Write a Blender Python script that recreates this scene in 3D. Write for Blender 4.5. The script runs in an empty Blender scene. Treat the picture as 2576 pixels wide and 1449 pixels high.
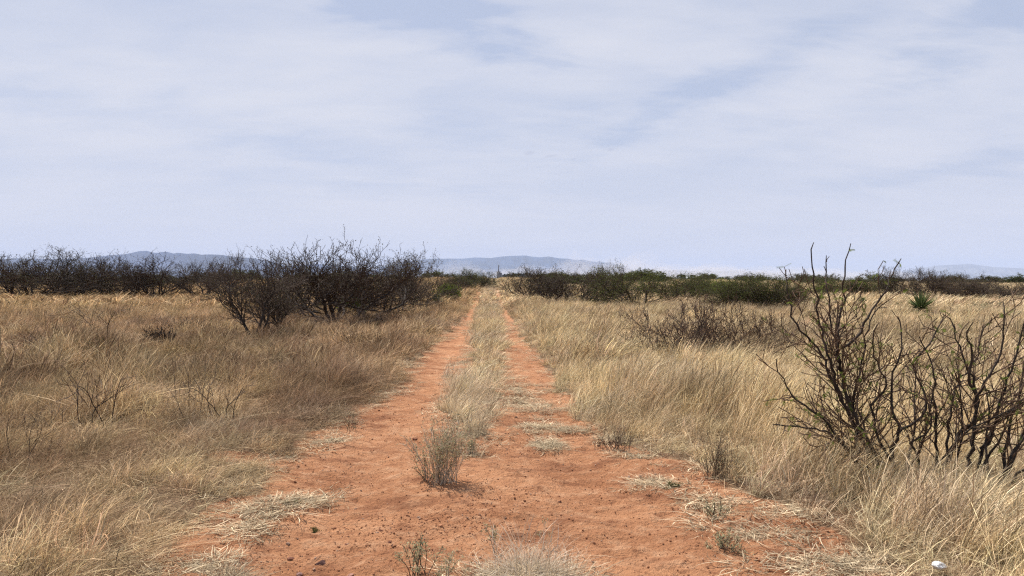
import bpy, math, random
import numpy as np
from mathutils import Vector
PI = math.pi
R = math.radians
S = bpy.context.scene
C = S.collection

# ------------------------------------------------------------------ camera
CAM_H = 1.6
F = 1932.0                     # focal length in pixels of a 2576 px wide picture
CX, CY = 1288.0, 724.5
YAW, PITCH = R(1.27), R(0.667)  # turned a little right of the track, a little down
cam = bpy.data.cameras.new('camera')
cam.sensor_width = 36.0
cam.lens = 36.0 * F / 2576.0
cam.clip_start = 0.05
cam.clip_end = 80000
camo = bpy.data.objects.new('camera', cam)
C.objects.link(camo)
camo.location = (0, 0, CAM_H)
camo.rotation_euler = (PI / 2 - PITCH, 0, -YAW)
S.camera = camo

# ------------------------------------------------------------------ sun, sky, exposure
SUN_EL, SUN_AZ = R(56), R(-38)    # azimuth from +Y (the track's direction), negative = left
sd = bpy.data.lights.new('sun', 'SUN')
sd.energy = 5.0
sd.angle = R(0.6)
sd.color = (1.0, 0.955, 0.88)
so = bpy.data.objects.new('sun', sd)
C.objects.link(so)
sv = Vector((math.sin(SUN_AZ) * math.cos(SUN_EL), math.cos(SUN_AZ) * math.cos(SUN_EL), math.sin(SUN_EL)))
so.rotation_euler = sv.to_track_quat('Z', 'Y').to_euler()
so.location = (0, 0, 50)

W = bpy.data.worlds.new('World')
S.world = W
W.use_nodes = True
wt = W.node_tree
wt.nodes.clear()


class NT:
    """short hand for building node trees"""
    def __init__(s, t):
        s.t = t

    def n(s, kind, **kw):
        nd = s.t.nodes.new(kind)
        for k, v in kw.items():
            setattr(nd, k, v)
        return nd

    def put(s, sock, v):
        if hasattr(v, 'is_output') or isinstance(v, bpy.types.NodeSocket):
            s.t.links.new(v, sock)
        else:
            sock.default_value = v

    def math(s, op, a, b=0.0, c=None, clamp=False):
        nd = s.n('ShaderNodeMath', operation=op)
        nd.use_clamp = clamp
        s.put(nd.inputs[0], a)
        s.put(nd.inputs[1], b)
        if c is not None:
            s.put(nd.inputs[2], c)
        return nd.outputs[0]

    def vmath(s, op, a, b=(0, 0, 0), out=0):
        nd = s.n('ShaderNodeVectorMath', operation=op)
        s.put(nd.inputs[0], a)
        s.put(nd.inputs[1], b)
        return nd.outputs[out]

    def mix(s, f, a, b, blend='MIX'):
        nd = s.n('ShaderNodeMix', data_type='RGBA', blend_type=blend)
        nd.clamp_factor = True
        s.put(nd.inputs[0], f)
        s.put(nd.inputs[6], a)
        s.put(nd.inputs[7], b)
        return nd.outputs[2]

    def noise(s, vec, scale, detail=4, rough=0.5, dist=0.0, out=0, lac=2.0):
        nd = s.n('ShaderNodeTexNoise')
        s.put(nd.inputs['Vector'], vec)
        nd.inputs['Scale'].default_value = scale
        nd.inputs['Detail'].default_value = detail
        nd.inputs['Roughness'].default_value = rough
        nd.inputs['Lacunarity'].default_value = lac
        nd.inputs['Distortion'].default_value = dist
        return nd.outputs[out]

    def ss(s, v, a, b, lo=0.0, hi=1.0):
        nd = s.n('ShaderNodeMapRange', interpolation_type='SMOOTHSTEP')
        s.put(nd.inputs[0], v)
        for i, q in enumerate((a, b, lo, hi)):
            nd.inputs[1 + i].default_value = q
        return nd.outputs[0]

    def mapping(s, vec, loc=(0, 0, 0), rot=(0, 0, 0), sc=(1, 1, 1)):
        nd = s.n('ShaderNodeMapping')
        s.put(nd.inputs[0], vec)
        nd.inputs[1].default_value = loc
        nd.inputs[2].default_value = rot
        nd.inputs[3].default_value = sc
        return nd.outputs[0]


def c4(c):
    return (c[0], c[1], c[2], 1.0)


w = NT(wt)
sky = w.n('ShaderNodeTexSky', sky_type='NISHITA')
sky.sun_disc = False
sky.sun_elevation = SUN_EL
sky.sun_rotation = SUN_AZ
sky.altitude = 1300
sky.air_density = 1.0
sky.dust_density = 1.2
sky.ozone_density = 1.5
tc = w.n('ShaderNodeTexCoord')
dirv = w.vmath('NORMALIZE', tc.outputs['Generated'])
sep = w.n('ShaderNodeSeparateXYZ')
wt.links.new(dirv, sep.inputs[0])
zz = w.math('ADD', w.math('MAXIMUM', sep.outputs[2], 0.0), 0.16)
cmb = w.n('ShaderNodeCombineXYZ')
wt.links.new(w.math('DIVIDE', sep.outputs[0], zz), cmb.inputs[0])
wt.links.new(w.math('DIVIDE', sep.outputs[1], zz), cmb.inputs[1])
plane = cmb.outputs[0]
m1 = w.mapping(plane, loc=(3.1, 1.7, 0), rot=(0, 0, R(-38)), sc=(0.55, 1.0, 1))
n1 = w.noise(m1, 1.3, 8, 0.56, 0.25)
m2 = w.mapping(plane, loc=(-1.3, 4.2, 0), rot=(0, 0, R(-30)), sc=(0.7, 1.4, 1))
n2 = w.noise(m2, 3.6, 9, 0.62, 0.25)
m3 = w.mapping(plane, loc=(7.3, 0.2, 0), rot=(0, 0, R(20)))
n3 = w.noise(m3, 0.42, 3, 0.5, 0.3)
cl = w.math('ADD', w.math('MULTIPLY', n1, 0.50), w.math('ADD', w.math('MULTIPLY', n2, 0.22), w.math('MULTIPLY', n3, 0.34)))


def direction(u, v):
    """world direction of a point of the photograph (2576 x 1449 px)"""
    a, b = (u - CX) / F, -(v - CY) / F
    fw = np.array([math.sin(YAW) * math.cos(PITCH), math.cos(YAW) * math.cos(PITCH), -math.sin(PITCH)])
    rt = np.array([math.cos(YAW), -math.sin(YAW), 0.0])
    up = np.cross(rt, fw)
    d = fw + a * rt + b * up
    return d


# thinner places in the cloud veil (blue shows through), each a soft patch in one direction of the sky
def patch(u, v, ru, rv, rot, seed_noise):
    """soft elliptical patch around a sky direction, edge broken by noise"""
    d = direction(u, v)
    d = d / np.linalg.norm(d)
    rt = np.cross(d, (0, 0, 1)); rt /= np.linalg.norm(rt)
    up = np.cross(rt, d)
    cr, sr = math.cos(rot), math.sin(rot)
    ax = (rt * cr + up * sr) * F / ru
    ay = (-rt * sr + up * cr) * F / rv
    a = w.vmath('DOT_PRODUCT', dirv, tuple(ax), out=1)
    b = w.vmath('DOT_PRODUCT', dirv, tuple(ay), out=1)
    q = w.math('SQRT', w.math('ADD', w.math('MULTIPLY', a, a), w.math('MULTIPLY', b, b)))
    q = w.math('ADD', q, w.math('MULTIPLY', w.math('SUBTRACT', seed_noise, 0.5), 2.4))
    return w.ss(q, 1.15, 0.0)


thin = None
for (u, v, ru, rv, rot, k) in ((1080, 40, 330, 90, -0.25, 0.85), (1780, 230, 420, 55, 0.38, 0.55), (2480, 40, 260, 90, 0.5, 0.7),
                               (2380, 425, 330, 34, 0.12, 0.6), (300, 280, 600, 70, -0.1, 0.35), (1250, 330, 700, 60, 0.05, 0.25),
                               (1000, 480, 500, 40, -0.08, 0.3)):
    p = w.math('MULTIPLY', patch(u, v, ru, rv, rot, n2), k)
    thin = p if thin is None else w.math('MAXIMUM', thin, p)
thick = None
for (u, v, ru, rv, rot, k) in ((1500, 60, 420, 140, 0.4, 0.5), (2200, 180, 520, 110, 0.35, 0.45), (150, 120, 500, 120, -0.1, 0.5), (2000, 420, 500, 60, 0.3, 0.35), (700, 150, 600, 90, 0.1, 0.4)):
    p = w.math('MULTIPLY', patch(u, v, ru, rv, rot, n1), k)
    thick = p if thick is None else w.math('MAXIMUM', thick, p)
cover = w.ss(cl, 0.38, 0.66, 0.15, 1.0)
cover = w.math('SUBTRACT', w.math('ADD', cover, w.math('MULTIPLY', thick, 0.5)), w.math('MULTIPLY', thin, 0.9), clamp=True)
wis = None
for (u, v, ru, rv) in ((1332, 384, 17, 6), (1387, 392, 20, 5), (1537, 377, 12, 5), (1444, 400, 7, 3)):
    p = patch(u, v, ru, rv, 0.1, n2)
    wis = p if wis is None else w.math('MAXIMUM', wis, p)
base_sky = w.mix(0.80, w.mix(1.0, sky.outputs[0], (1.25, 0.95, 0.82, 1), 'MULTIPLY'), (4.0, 4.6, 6.0, 1))
cloud = (5.95, 6.05, 6.65, 1)
col = w.mix(w.math('MULTIPLY', cover, 0.85), base_sky, cloud)
col = w.mix(w.math('MULTIPLY', wis, 0.5), col, (3.6, 3.9, 5.0, 1))
col = w.mix(w.ss(sep.outputs[2], 0.22, 0.0, 0.0, 0.55), col, (5.45, 5.5, 6.25, 1))
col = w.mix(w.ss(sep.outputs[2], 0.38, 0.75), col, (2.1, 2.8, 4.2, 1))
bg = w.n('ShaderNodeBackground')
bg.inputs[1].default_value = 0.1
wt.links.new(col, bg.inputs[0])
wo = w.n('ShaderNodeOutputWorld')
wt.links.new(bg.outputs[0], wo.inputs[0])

S.view_settings.view_transform = 'Standard'
S.view_settings.look = 'None'
S.view_settings.exposure = 0.36
S.view_settings.gamma = 1.0
S.render.engine = 'CYCLES'
S.cycles.use_denoising = False
S.cycles.pixel_filter_type = 'BLACKMAN_HARRIS'
S.cycles.filter_width = 1.25
S.cycles.max_bounces = 6
S.cycles.diffuse_bounces = 2
S.cycles.transmission_bounces = 3
S.cycles.transparent_max_bounces = 4
S.cycles.volume_bounces = 1
S.cycles.use_adaptive_sampling = False
S.cycles.adaptive_threshold = 0.015
S.cycles.sample_clamp_direct = 5.0
S.cycles.sample_clamp_indirect = 3.0
S.cycles.caustics_reflective = False
S.cycles.caustics_refractive = False

# ------------------------------------------------------------------ number helpers
def hash2(ix, iy, seed):
    n = (ix.astype(np.int64) * 374761393 + iy.astype(np.int64) * 668265263 + seed * 1442695041) & 0x7fffffff
    n = ((n ^ (n >> 13)) * 1274126177) & 0x7fffffff
    n = (n ^ (n >> 16)) & 0xffff
    return n / 65535.0


def vnoise(x, y, seed=0):
    x = np.asarray(x, float); y = np.asarray(y, float)
    ix, iy = np.floor(x), np.floor(y)
    fx, fy = x - ix, y - iy
    fx = fx * fx * (3 - 2 * fx); fy = fy * fy * (3 - 2 * fy)
    a = hash2(ix, iy, seed); b = hash2(ix + 1, iy, seed)
    c = hash2(ix, iy + 1, seed); d = hash2(ix + 1, iy + 1, seed)
    return (a * (1 - fx) + b * fx) * (1 - fy) + (c * (1 - fx) + d * fx) * fy


def fbm(x, y, seed=0, octv=4, g=0.5):
    s, a, t = 0.0, 1.0, 0.0
    for o in range(octv):
        s = s + a * vnoise(np.asarray(x) * 2 ** o + 17.3 * o, np.asarray(y) * 2 ** o - 9.1 * o, seed + o)
        t += a
        a *= g
    return s / t


def sst(x, a, b):
    t = np.clip((np.asarray(x, float) - a) / (b - a), 0, 1)
    return t * t * (3 - 2 * t)


# ------------------------------------------------------------------ the track: edges read at rows of the photograph
HZ = CY - math.tan(PITCH) * F
VP = CX - math.tan(YAW) * F
rows = [(1449, 360, None, None, 2270), (1400, 380, None, None, 2200), (1340, 420, None, None, 2100), (1300, 500, None, None, 2010),
        (1250, 600, None, None, 1890), (1200, 640, None, None, 1790), (1150, 690, None, None, 1680), (1100, 780, 1165, 1220, 1540),
        (1050, 870, 1135, 1235, 1465), (1000, 920, 1130, 1255, 1430), (950, 1000, 1165, 1262, 1402), (900, 1045, 1183, 1268, 1365),
        (850, 1105, 1187, 1266, 1325), (800, 1165, 1190, 1262, 1290), (770, 1185, 1200, 1255, 1268), (740, 1198, 1208, 1249, 1258)]
TD, TL, TA, TB, TR = [], [], [], [], []
for (v, l, a, b, r) in rows:
    d = CAM_H * F / (v - HZ)
    TD.append(d)
    TL.append((l - VP) * d / F)
    TR.append((r - VP) * d / F)
    TA.append((a - VP) * d / F if a else -0.25)
    TB.append((b - VP) * d / F if b else -0.25)
TD.insert(0, 0.0); TL.insert(0, -1.6); TR.insert(0, 1.9); TA.insert(0, -0.25); TB.insert(0, -0.25)
TD.append(400.0); TL.append(-1.5); TR.append(0.9); TA.append(-0.9); TB.append(0.2)


def edges(y):
    return np.interp(y, TD, TL), np.interp(y, TD, TA), np.interp(y, TD, TB), np.interp(y, TD, TR)


def bare(x, y):
    """1 on bare soil of the track, 0 where grass stands"""
    L, A, B, Rr = edges(y)
    j = (fbm(x * 1.7, y * 1.7, 5, 3) - 0.5) * 0.5
    k = (fbm(x * 3.1, y * 1.9, 9, 3) - 0.5) * 0.45
    m = sst(x - L + j, -0.05, 0.12) * sst(Rr - x + j, -0.05, 0.12)
    st = sst(x - A + k, -0.05, 0.1) * sst(B - x + k, -0.05, 0.1) * (B - A > 0.02)
    m = m * (1 - st)
    # a bare notch running into the left verge
    m = np.maximum(m, sst(1.0 - np.hypot((x + 1.95) / 0.75, (y - 6.75) / 0.28) + j, 0.0, 0.35))
    m = np.where(np.asarray(y) > 95, m * 0.35, m)
    return m


def height(x, y, fine=False):
    x = np.asarray(x, float); y = np.asarray(y, float)
    r = np.hypot(x, y)
    z = 1.35 * sst(y, 70, 165) * (1 - sst(y, 190, 700)) * np.exp(-(x / 90.0) ** 2)
    z = z - 11.0 * sst(r, 300, 3000)
    z = z + (fbm(x / 26.0, y / 26.0, 21, 3) - 0.5) * 0.7 * sst(r, 25, 90) * (1 - sst(r, 900, 2500))
    L, A, B, Rr = edges(y)
    near = 1 - sst(r, 120, 260)
    off = 1 - sst(x, L - 0.5, L + 0.2) * (1 - sst(x, Rr - 0.2, Rr + 0.5))
    z = z + near * off * (0.05 + 0.10 * (fbm(x / 1.6, y / 1.6, 33, 3) - 0.5) + 0.16 * (fbm(x / 7.0, y / 7.0, 37, 2) - 0.5))
    cen = -0.2
    z = z - near * 0.04 * (np.exp(-((x - cen + 0.9) / 0.38) ** 2) + np.exp(-((x - cen - 0.85) / 0.38) ** 2))
    if fine:
        b = (1 - off) * (1 - sst(r, 20, 40))
        f = (fbm(x * 5, y * 7, 41, 4, 0.65) - 0.5) * 0.075 + (fbm(x * 1.3, y * 2.0, 47, 3) - 0.5) * 0.05
        ridg = np.abs(fbm(x * 11, y * 15, 53, 3, 0.6) - 0.5) * 0.04
        z = z + b * (f - ridg) + (1 - b) * near * (fbm(x * 3, y * 3, 61, 3) - 0.5) * 0.05
    return z


def ground_hit(u, v):
    d = direction(u, v)
    ts = np.concatenate([np.linspace(2, 300, 3000), np.linspace(300.5, 12000, 6000)])
    z = CAM_H + d[2] * ts - height(d[0] * ts, d[1] * ts)
    i = np.argmax(z < 0)
    t = ts[i] if z[i] < 0 else 3000.0
    if i > 0 and z[i] < 0:
        t = ts[i - 1] + (ts[i] - ts[i - 1]) * z[i - 1] / (z[i - 1] - z[i])
    p = d * t
    return Vector((p[0], p[1], float(height(p[0], p[1])))), t


def at_dist(u, t):
    """ground point t metres ahead in the direction of column u"""
    d = direction(u, HZ)
    p = d * t
    return Vector((p[0], p[1], float(height(p[0], p[1]))))


def at_depth(u, v, t):
    d = direction(u, v) * t
    return np.array([d[0], d[1], d[2] + CAM_H])


# ------------------------------------------------------------------ mesh / object helpers
def mesh_np(name, V, Fq, mat=None, smooth=False, ring=4):
    me = bpy.data.meshes.new(name)
    V = np.asarray(V, np.float32); Fq = np.asarray(Fq, np.int32)
    me.vertices.add(len(V)); me.vertices.foreach_set('co', V.ravel())
    k = Fq.shape[1]
    me.loops.add(Fq.size); me.loops.foreach_set('vertex_index', Fq.ravel())
    me.polygons.add(len(Fq))
    me.polygons.foreach_set('loop_start', np.arange(0, Fq.size, k, dtype=np.int32))
    me.polygons.foreach_set('loop_total', np.full(len(Fq), k, np.int32))
    if smooth:
        me.polygons.foreach_set('use_smooth', np.ones(len(Fq), bool))
    me.update(calc_edges=True)
    if mat:
        me.materials.append(mat)
    return me


def obj(name, me, parent=None, label=None, cat=None, group=None, kind=None, link=True):
    o = bpy.data.objects.new(name, me)
    if link:
        C.objects.link(o)
    if parent:
        o.parent = parent
    tag(o, label, cat, group, kind)
    return o


def tag(o, label=None, cat=None, group=None, kind=None):
    for k, v in (('label', label), ('category', cat), ('group', group), ('kind', kind)):
        if v:
            o[k] = v
    return o


def empty(name, loc, label, cat, group=None, rz=0.0, sc=(1, 1, 1)):
    o = bpy.data.objects.new(name, None)
    C.objects.link(o)
    o.location = loc
    o.rotation_euler = (0, 0, rz)
    o.scale = sc
    o.empty_display_size = 0.3
    return tag(o, label, cat, group)


def newmat(name):
    m = bpy.data.materials.new(name)
    m.use_nodes = True
    m.node_tree.nodes.clear()
    return m, NT(m.node_tree)


def out(t, sh, disp=None, vol=None):
    o = t.n('ShaderNodeOutputMaterial')
    if sh:
        t.t.links.new(sh, o.inputs[0])
    if vol:
        t.t.links.new(vol, o.inputs[1])


def principled(t, color, rough=0.9, normal=None, spec=0.2):
    p = t.n('ShaderNodeBsdfPrincipled')
    t.put(p.inputs['Base Color'], color)
    t.put(p.inputs['Roughness'], rough)
    p.inputs['Specular IOR Level'].default_value = spec
    if normal:
        t.t.links.new(normal, p.inputs['Normal'])
    return p.outputs[0]


def bump(t, h, strength, dist):
    b = t.n('ShaderNodeBump')
    b.inputs['Strength'].default_value = strength
    b.inputs['Distance'].default_value = dist
    t.t.links.new(h, b.inputs['Height'])
    return b.outputs[0]


# ------------------------------------------------------------------ materials
def leafy(name, color=None, trans=0.3, instancer=True, var=(0.35, 1.5), hue=None):
    """dry or green leaf: diffuse with some light through it, every blade its own tone"""
    m, t = newmat(name)
    if instancer:
        a = t.n('ShaderNodeAttribute', attribute_type='INSTANCER', attribute_name='tint')
        base = a.outputs['Color']
    else:
        base = c4(color)
    g = t.n('ShaderNodeNewGeometry')
    rp = g.outputs['Random Per Island']
    v = t.ss(rp, 0.0, 1.0, var[0], var[1])
    vv = t.n('ShaderNodeCombineXYZ')
    for i in range(3):
        t.t.links.new(v, vv.inputs[i])
    c = t.mix(1.0, base, vv.outputs[0], 'MULTIPLY')
    if hue:
        r2 = t.math('FRACT', t.math('MULTIPLY', rp, 7.31))
        c = t.mix(t.ss(r2, 0.45, 1.0, 0.0, 0.8), c, t.mix(1.0, base, c4(hue), 'MULTIPLY'))
    d = t.n('ShaderNodeBsdfDiffuse')
    t.t.links.new(c, d.inputs[0])
    tr = t.n('ShaderNodeBsdfTranslucent')
    t.t.links.new(c, tr.inputs[0])
    mx = t.n('ShaderNodeMixShader')
    mx.inputs[0].default_value = trans
    t.t.links.new(d.outputs[0], mx.inputs[1])
    t.t.links.new(tr.outputs[0], mx.inputs[2])
    out(t, mx.outputs[0])
    return m


M_grass = leafy('dry_grass_blade', trans=0.22, hue=(0.5, 0.42, 0.36), var=(0.3, 1.6))
M_leaf = leafy('mesquite_leaf', (0.095, 0.105, 0.035), 0.35, False, (0.5, 1.5))
M_leaf2 = leafy('young_green_leaf', (0.15, 0.19, 0.04), 0.4, False, (0.6, 1.4))
M_leafd = leafy('dull_olive_leaf', (0.09, 0.085, 0.04), 0.25, False, (0.5, 1.5))
M_yucca = leafy('yucca_leaf', (0.085, 0.115, 0.045), 0.12, False, (0.4, 1.6), hue=(1.9, 1.6, 1.6))
M_yuccad = leafy('dead_yucca_leaf', (0.38, 0.31, 0.2), 0.15, False, (0.5, 1.3))
M_weed = leafy('grey_green_weed', (0.36, 0.34, 0.20), 0.3, False, (0.5, 1.5))
M_straw = leafy('pale_straw', (0.52, 0.42, 0.28), 0.25, False, (0.5, 1.25), hue=(0.75, 0.72, 0.75))
M_greystraw = leafy('grey_dead_stalk', (0.62, 0.52, 0.40), 0.2, False, (0.5, 1.35), hue=(1.3, 1.2, 1.0))
M_conifer = leafy('far_tree_leaf', (0.035, 0.045, 0.025), 0.1, False, (0.6, 1.4))


def bark(name, c1, c2):
    m, t = newmat(name)
    g = t.n('ShaderNodeTexCoord')
    n = t.noise(g.outputs['Object'], 6.0, 4, 0.6)
    n2 = t.noise(t.mapping(g.outputs['Object'], sc=(1, 1, 0.2)), 60.0, 3, 0.6)
    c = t.mix(t.ss(n, 0.35, 0.65), c4(c1), c4(c2))
    c = t.mix(t.ss(n2, 0.5, 0.75, 0, 0.5), c, c4([min(1, q * 2.2) for q in c2]))
    out(t, principled(t, c, 0.85, bump(t, n2, 0.5, 0.004)))
    return m


M_bark = bark('mesquite_bark', (0.024, 0.018, 0.015), (0.06, 0.044, 0.034))
M_twig = bark('mesquite_twig', (0.035, 0.024, 0.018), (0.085, 0.056, 0.038))
M_twigl = bark('reddish_thin_twig', (0.07, 0.042, 0.028), (0.13, 0.08, 0.05))
M_twigd = bark('dark_reddish_twig', (0.05, 0.03, 0.022), (0.10, 0.06, 0.042))
M_brush = bark('brown_dead_brush', (0.10, 0.065, 0.045), (0.17, 0.12, 0.085))


def ground_material():
    m, t = newmat('red_soil_and_litter')
    g = t.n('ShaderNodeTexCoord')
    P = g.outputs['Object']
    a = t.n('ShaderNodeAttribute', attribute_name='bare')
    f = t.n('ShaderNodeAttribute', attribute_name='far')
    big = t.noise(P, 0.9, 5, 0.55)
    mid = t.noise(t.mapping(P, sc=(1, 1.5, 1)), 6.0, 6, 0.62)
    fin = t.noise(P, 38.0, 5, 0.65)
    grit = t.noise(P, 160.0, 3, 0.7)
    soil = t.mix(t.ss(big, 0.35, 0.65), (0.56, 0.270, 0.136, 1), (0.42, 0.186, 0.090, 1))
    soil = t.mix(t.ss(mid, 0.46, 0.72, 0, 0.8), soil, (0.64, 0.36, 0.205, 1))
    soil = t.mix(t.ss(mid, 0.46, 0.28, 0, 0.75), soil, (0.27, 0.11, 0.055, 1))
    soil = t.mix(t.ss(fin, 0.56, 0.68, 0, 0.6), soil, (0.22, 0.082, 0.042, 1))
    soil = t.mix(t.ss(grit, 0.66, 0.78, 0, 0.45), soil, (0.72, 0.50, 0.36, 1))
    blot = t.noise(t.mapping(P, loc=(4, 2, 0), sc=(1, 1.6, 1)), 1.7, 7, 0.68, 0.4)
    soil = t.mix(t.ss(blot, 0.50, 0.64, 0, 0.72), soil, (0.25, 0.10, 0.05, 1))
    lit = t.noise(P, 46.0, 5, 0.7)
    litter = t.mix(t.ss(lit, 0.35, 0.65), (0.17, 0.095, 0.055, 1), (0.36, 0.24, 0.14, 1))
    patchn = t.noise(P, 0.8, 4, 0.6)
    litter = t.mix(t.ss(patchn, 0.5, 0.68, 0, 0.8), litter, (0.30, 0.13, 0.07, 1))
    farn = t.noise(t.mapping(P, sc=(0.3, 1, 1)), 0.09, 5, 0.6)
    farc = t.mix(t.ss(farn, 0.38, 0.62), (0.42, 0.33, 0.19, 1), (0.27, 0.21, 0.13, 1))
    farb = t.noise(P, 0.006, 4, 0.6)
    farc = t.mix(t.ss(farb, 0.52, 0.6, 0, 0.7), farc, (0.10, 0.10, 0.06, 1))
    litter = t.mix(f.outputs['Fac'], litter, farc)
    edge = t.math('ADD', a.outputs['Fac'], t.math('MULTIPLY', t.math('SUBTRACT', mid, 0.5), 0.9))
    c = t.mix(t.ss(edge, 0.3, 0.65), litter, soil)
    h = t.math('ADD', t.math('MULTIPLY', mid, 0.5), t.math('ADD', t.math('MULTIPLY', fin, 0.45), t.math('MULTIPLY', grit, 0.12)))
    out(t, principled(t, c, 0.95, bump(t, h, 1.0, 0.09), 0.1))
    return m


M_ground = ground_material()

# ------------------------------------------------------------------ the ground: one polar sheet, split along the track
def build_ground():
    r = [0.6]
    while r[-1] < 22: r.append(r[-1] * 1.0062)
    while r[-1] < 400: r.append(r[-1] * 1.013)
    while r[-1] < 33000: r.append(r[-1] * 1.06)
    r = np.array(r)
    a = np.concatenate([np.arange(-48, 48, 0.28), np.arange(48, 312, 4.0)])
    a = np.radians(a)
    na, nr = len(a), len(r)
    X = np.outer(r, np.sin(a)); Y = np.outer(r, np.cos(a))
    Z = height(X, Y, True)
    V = np.stack([X.ravel(), Y.ravel(), Z.ravel()], 1)
    V = np.vstack([V, [[0, 0, float(height(0., 0.))]]])
    i, j = np.meshgrid(np.arange(nr - 1), np.arange(na), indexing='ij')
    j2 = (j + 1) % na
    Q = np.stack([i * na + j, i * na + j2, (i + 1) * na + j2, (i + 1) * na + j], -1).reshape(-1, 4)
    Q = Q[:, ::-1]
    B = bare(V[:, 0], V[:, 1])
    rr = np.hypot(V[:, 0], V[:, 1])
    FA = sst(rr, 60, 170)
    inner = np.array([[k, (k + 1) % na, len(V) - 1] for k in range(na)], np.int32)[:, ::-1]
    L, A_, B_, R_ = edges(V[:, 1])
    jj = (fbm(V[:, 0] * 1.7, V[:, 1] * 1.7, 5, 3) - 0.5) * 0.5
    on = (V[:, 0] > L - jj) & (V[:, 0] < R_ + jj) & (V[:, 1] > 0.3) & (V[:, 1] < 175)
    road = on[Q].sum(1) >= 3

    def sub(name, quads):
        used = np.unique(quads)
        mp = np.full(len(V), -1, np.int64); mp[used] = np.arange(len(used))
        me = mesh_np(name, V[used], mp[quads], M_ground, True)
        for nm, arr in (('bare', B), ('far', FA)):
            at = me.attributes.new(nm, 'FLOAT', 'POINT')
            at.data.foreach_set('value', arr[used].astype(np.float32))
        return me
    go = obj('ground', sub('ground', Q[~road]), kind='structure', label='flat desert grassland soil under the dry grass, reaching the horizon')
    ro = obj('dirt_track', sub('dirt_track', Q[road]), kind='structure', label='orange red dirt track with two wheel ruts running straight ahead')
    return go


build_ground()

# ------------------------------------------------------------------ grass: tufts made of curved blades, scattered on points
def blades(rng, n, hmin, hmax, wid, lean, spread, foot, curl, nseg=4):
    """n curved ribbons; lean = common wind lean towards +x, spread = random lean"""
    az = rng.uniform(0, 2 * PI, n)
    rr = foot * np.sqrt(rng.uniform(0, 1, n))
    bx, by = rr * np.cos(az), rr * np.sin(az)
    h = rng.uniform(hmin, hmax, n)
    az2 = az + rng.normal(0, 0.7, n)
    sp = np.minimum(np.abs(rng.normal(0, spread, n)), 1.25)
    lx = sp * np.cos(az2) + lean * rng.uniform(0.4, 1.5, n)
    ly = sp * np.sin(az2) + rng.normal(0, 0.08, n)
    cx, cy = rng.normal(0, curl, n), rng.normal(0, curl, n)
    t = np.linspace(0, 1, nseg + 1)
    T = t[None, :]
    x = bx[:, None] + h[:, None] * (lx[:, None] * T ** 1.6 + cx[:, None] * np.sin(T * 3.1) * 0.5)
    y = by[:, None] + h[:, None] * (ly[:, None] * T ** 1.6 + cy[:, None] * np.sin(T * 2.6) * 0.5)
    ln = np.sqrt(lx ** 2 + ly ** 2)
    up = 1.0 / np.sqrt(1 + 0.8 * ln ** 2)
    z = h[:, None] * up[:, None] * (T - 0.28 * np.minimum(ln, 1.6)[:, None] * T ** 3)
    z = np.maximum(z, 0.004 + 0.01 * T)
    wd = wid * rng.uniform(0.6, 1.3, n)[:, None] * (1 - 0.75 * T ** 1.5 + (rng.uniform(0, 1, n) < 0.22)[:, None] * 1.1 * np.exp(-((T - 0.78) / 0.13) ** 2))
    wa = rng.uniform(0, PI, n)
    wx, wy = np.cos(wa)[:, None] * wd * 0.5, np.sin(wa)[:, None] * wd * 0.5
    A = np.stack([x - wx, y - wy, z], -1); B = np.stack([x + wx, y + wy, z], -1)
    V = np.stack([A, B], 2).reshape(-1, 3)
    k = (nseg + 1) * 2
    q = np.array([[2 * s, 2 * s + 1, 2 * s + 3, 2 * s + 2] for s in range(nseg)])
    Q = (q[None] + (np.arange(n) * k)[:, None, None]).reshape(-1, 4)
    return V, Q


def source(name, meshes):
    col_ = bpy.data.collections.new(name)
    for i, me in enumerate(meshes):
        o = bpy.data.objects.new('%s_%02d' % (name, i), me)
        col_.objects.link(o)
    return col_


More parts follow.
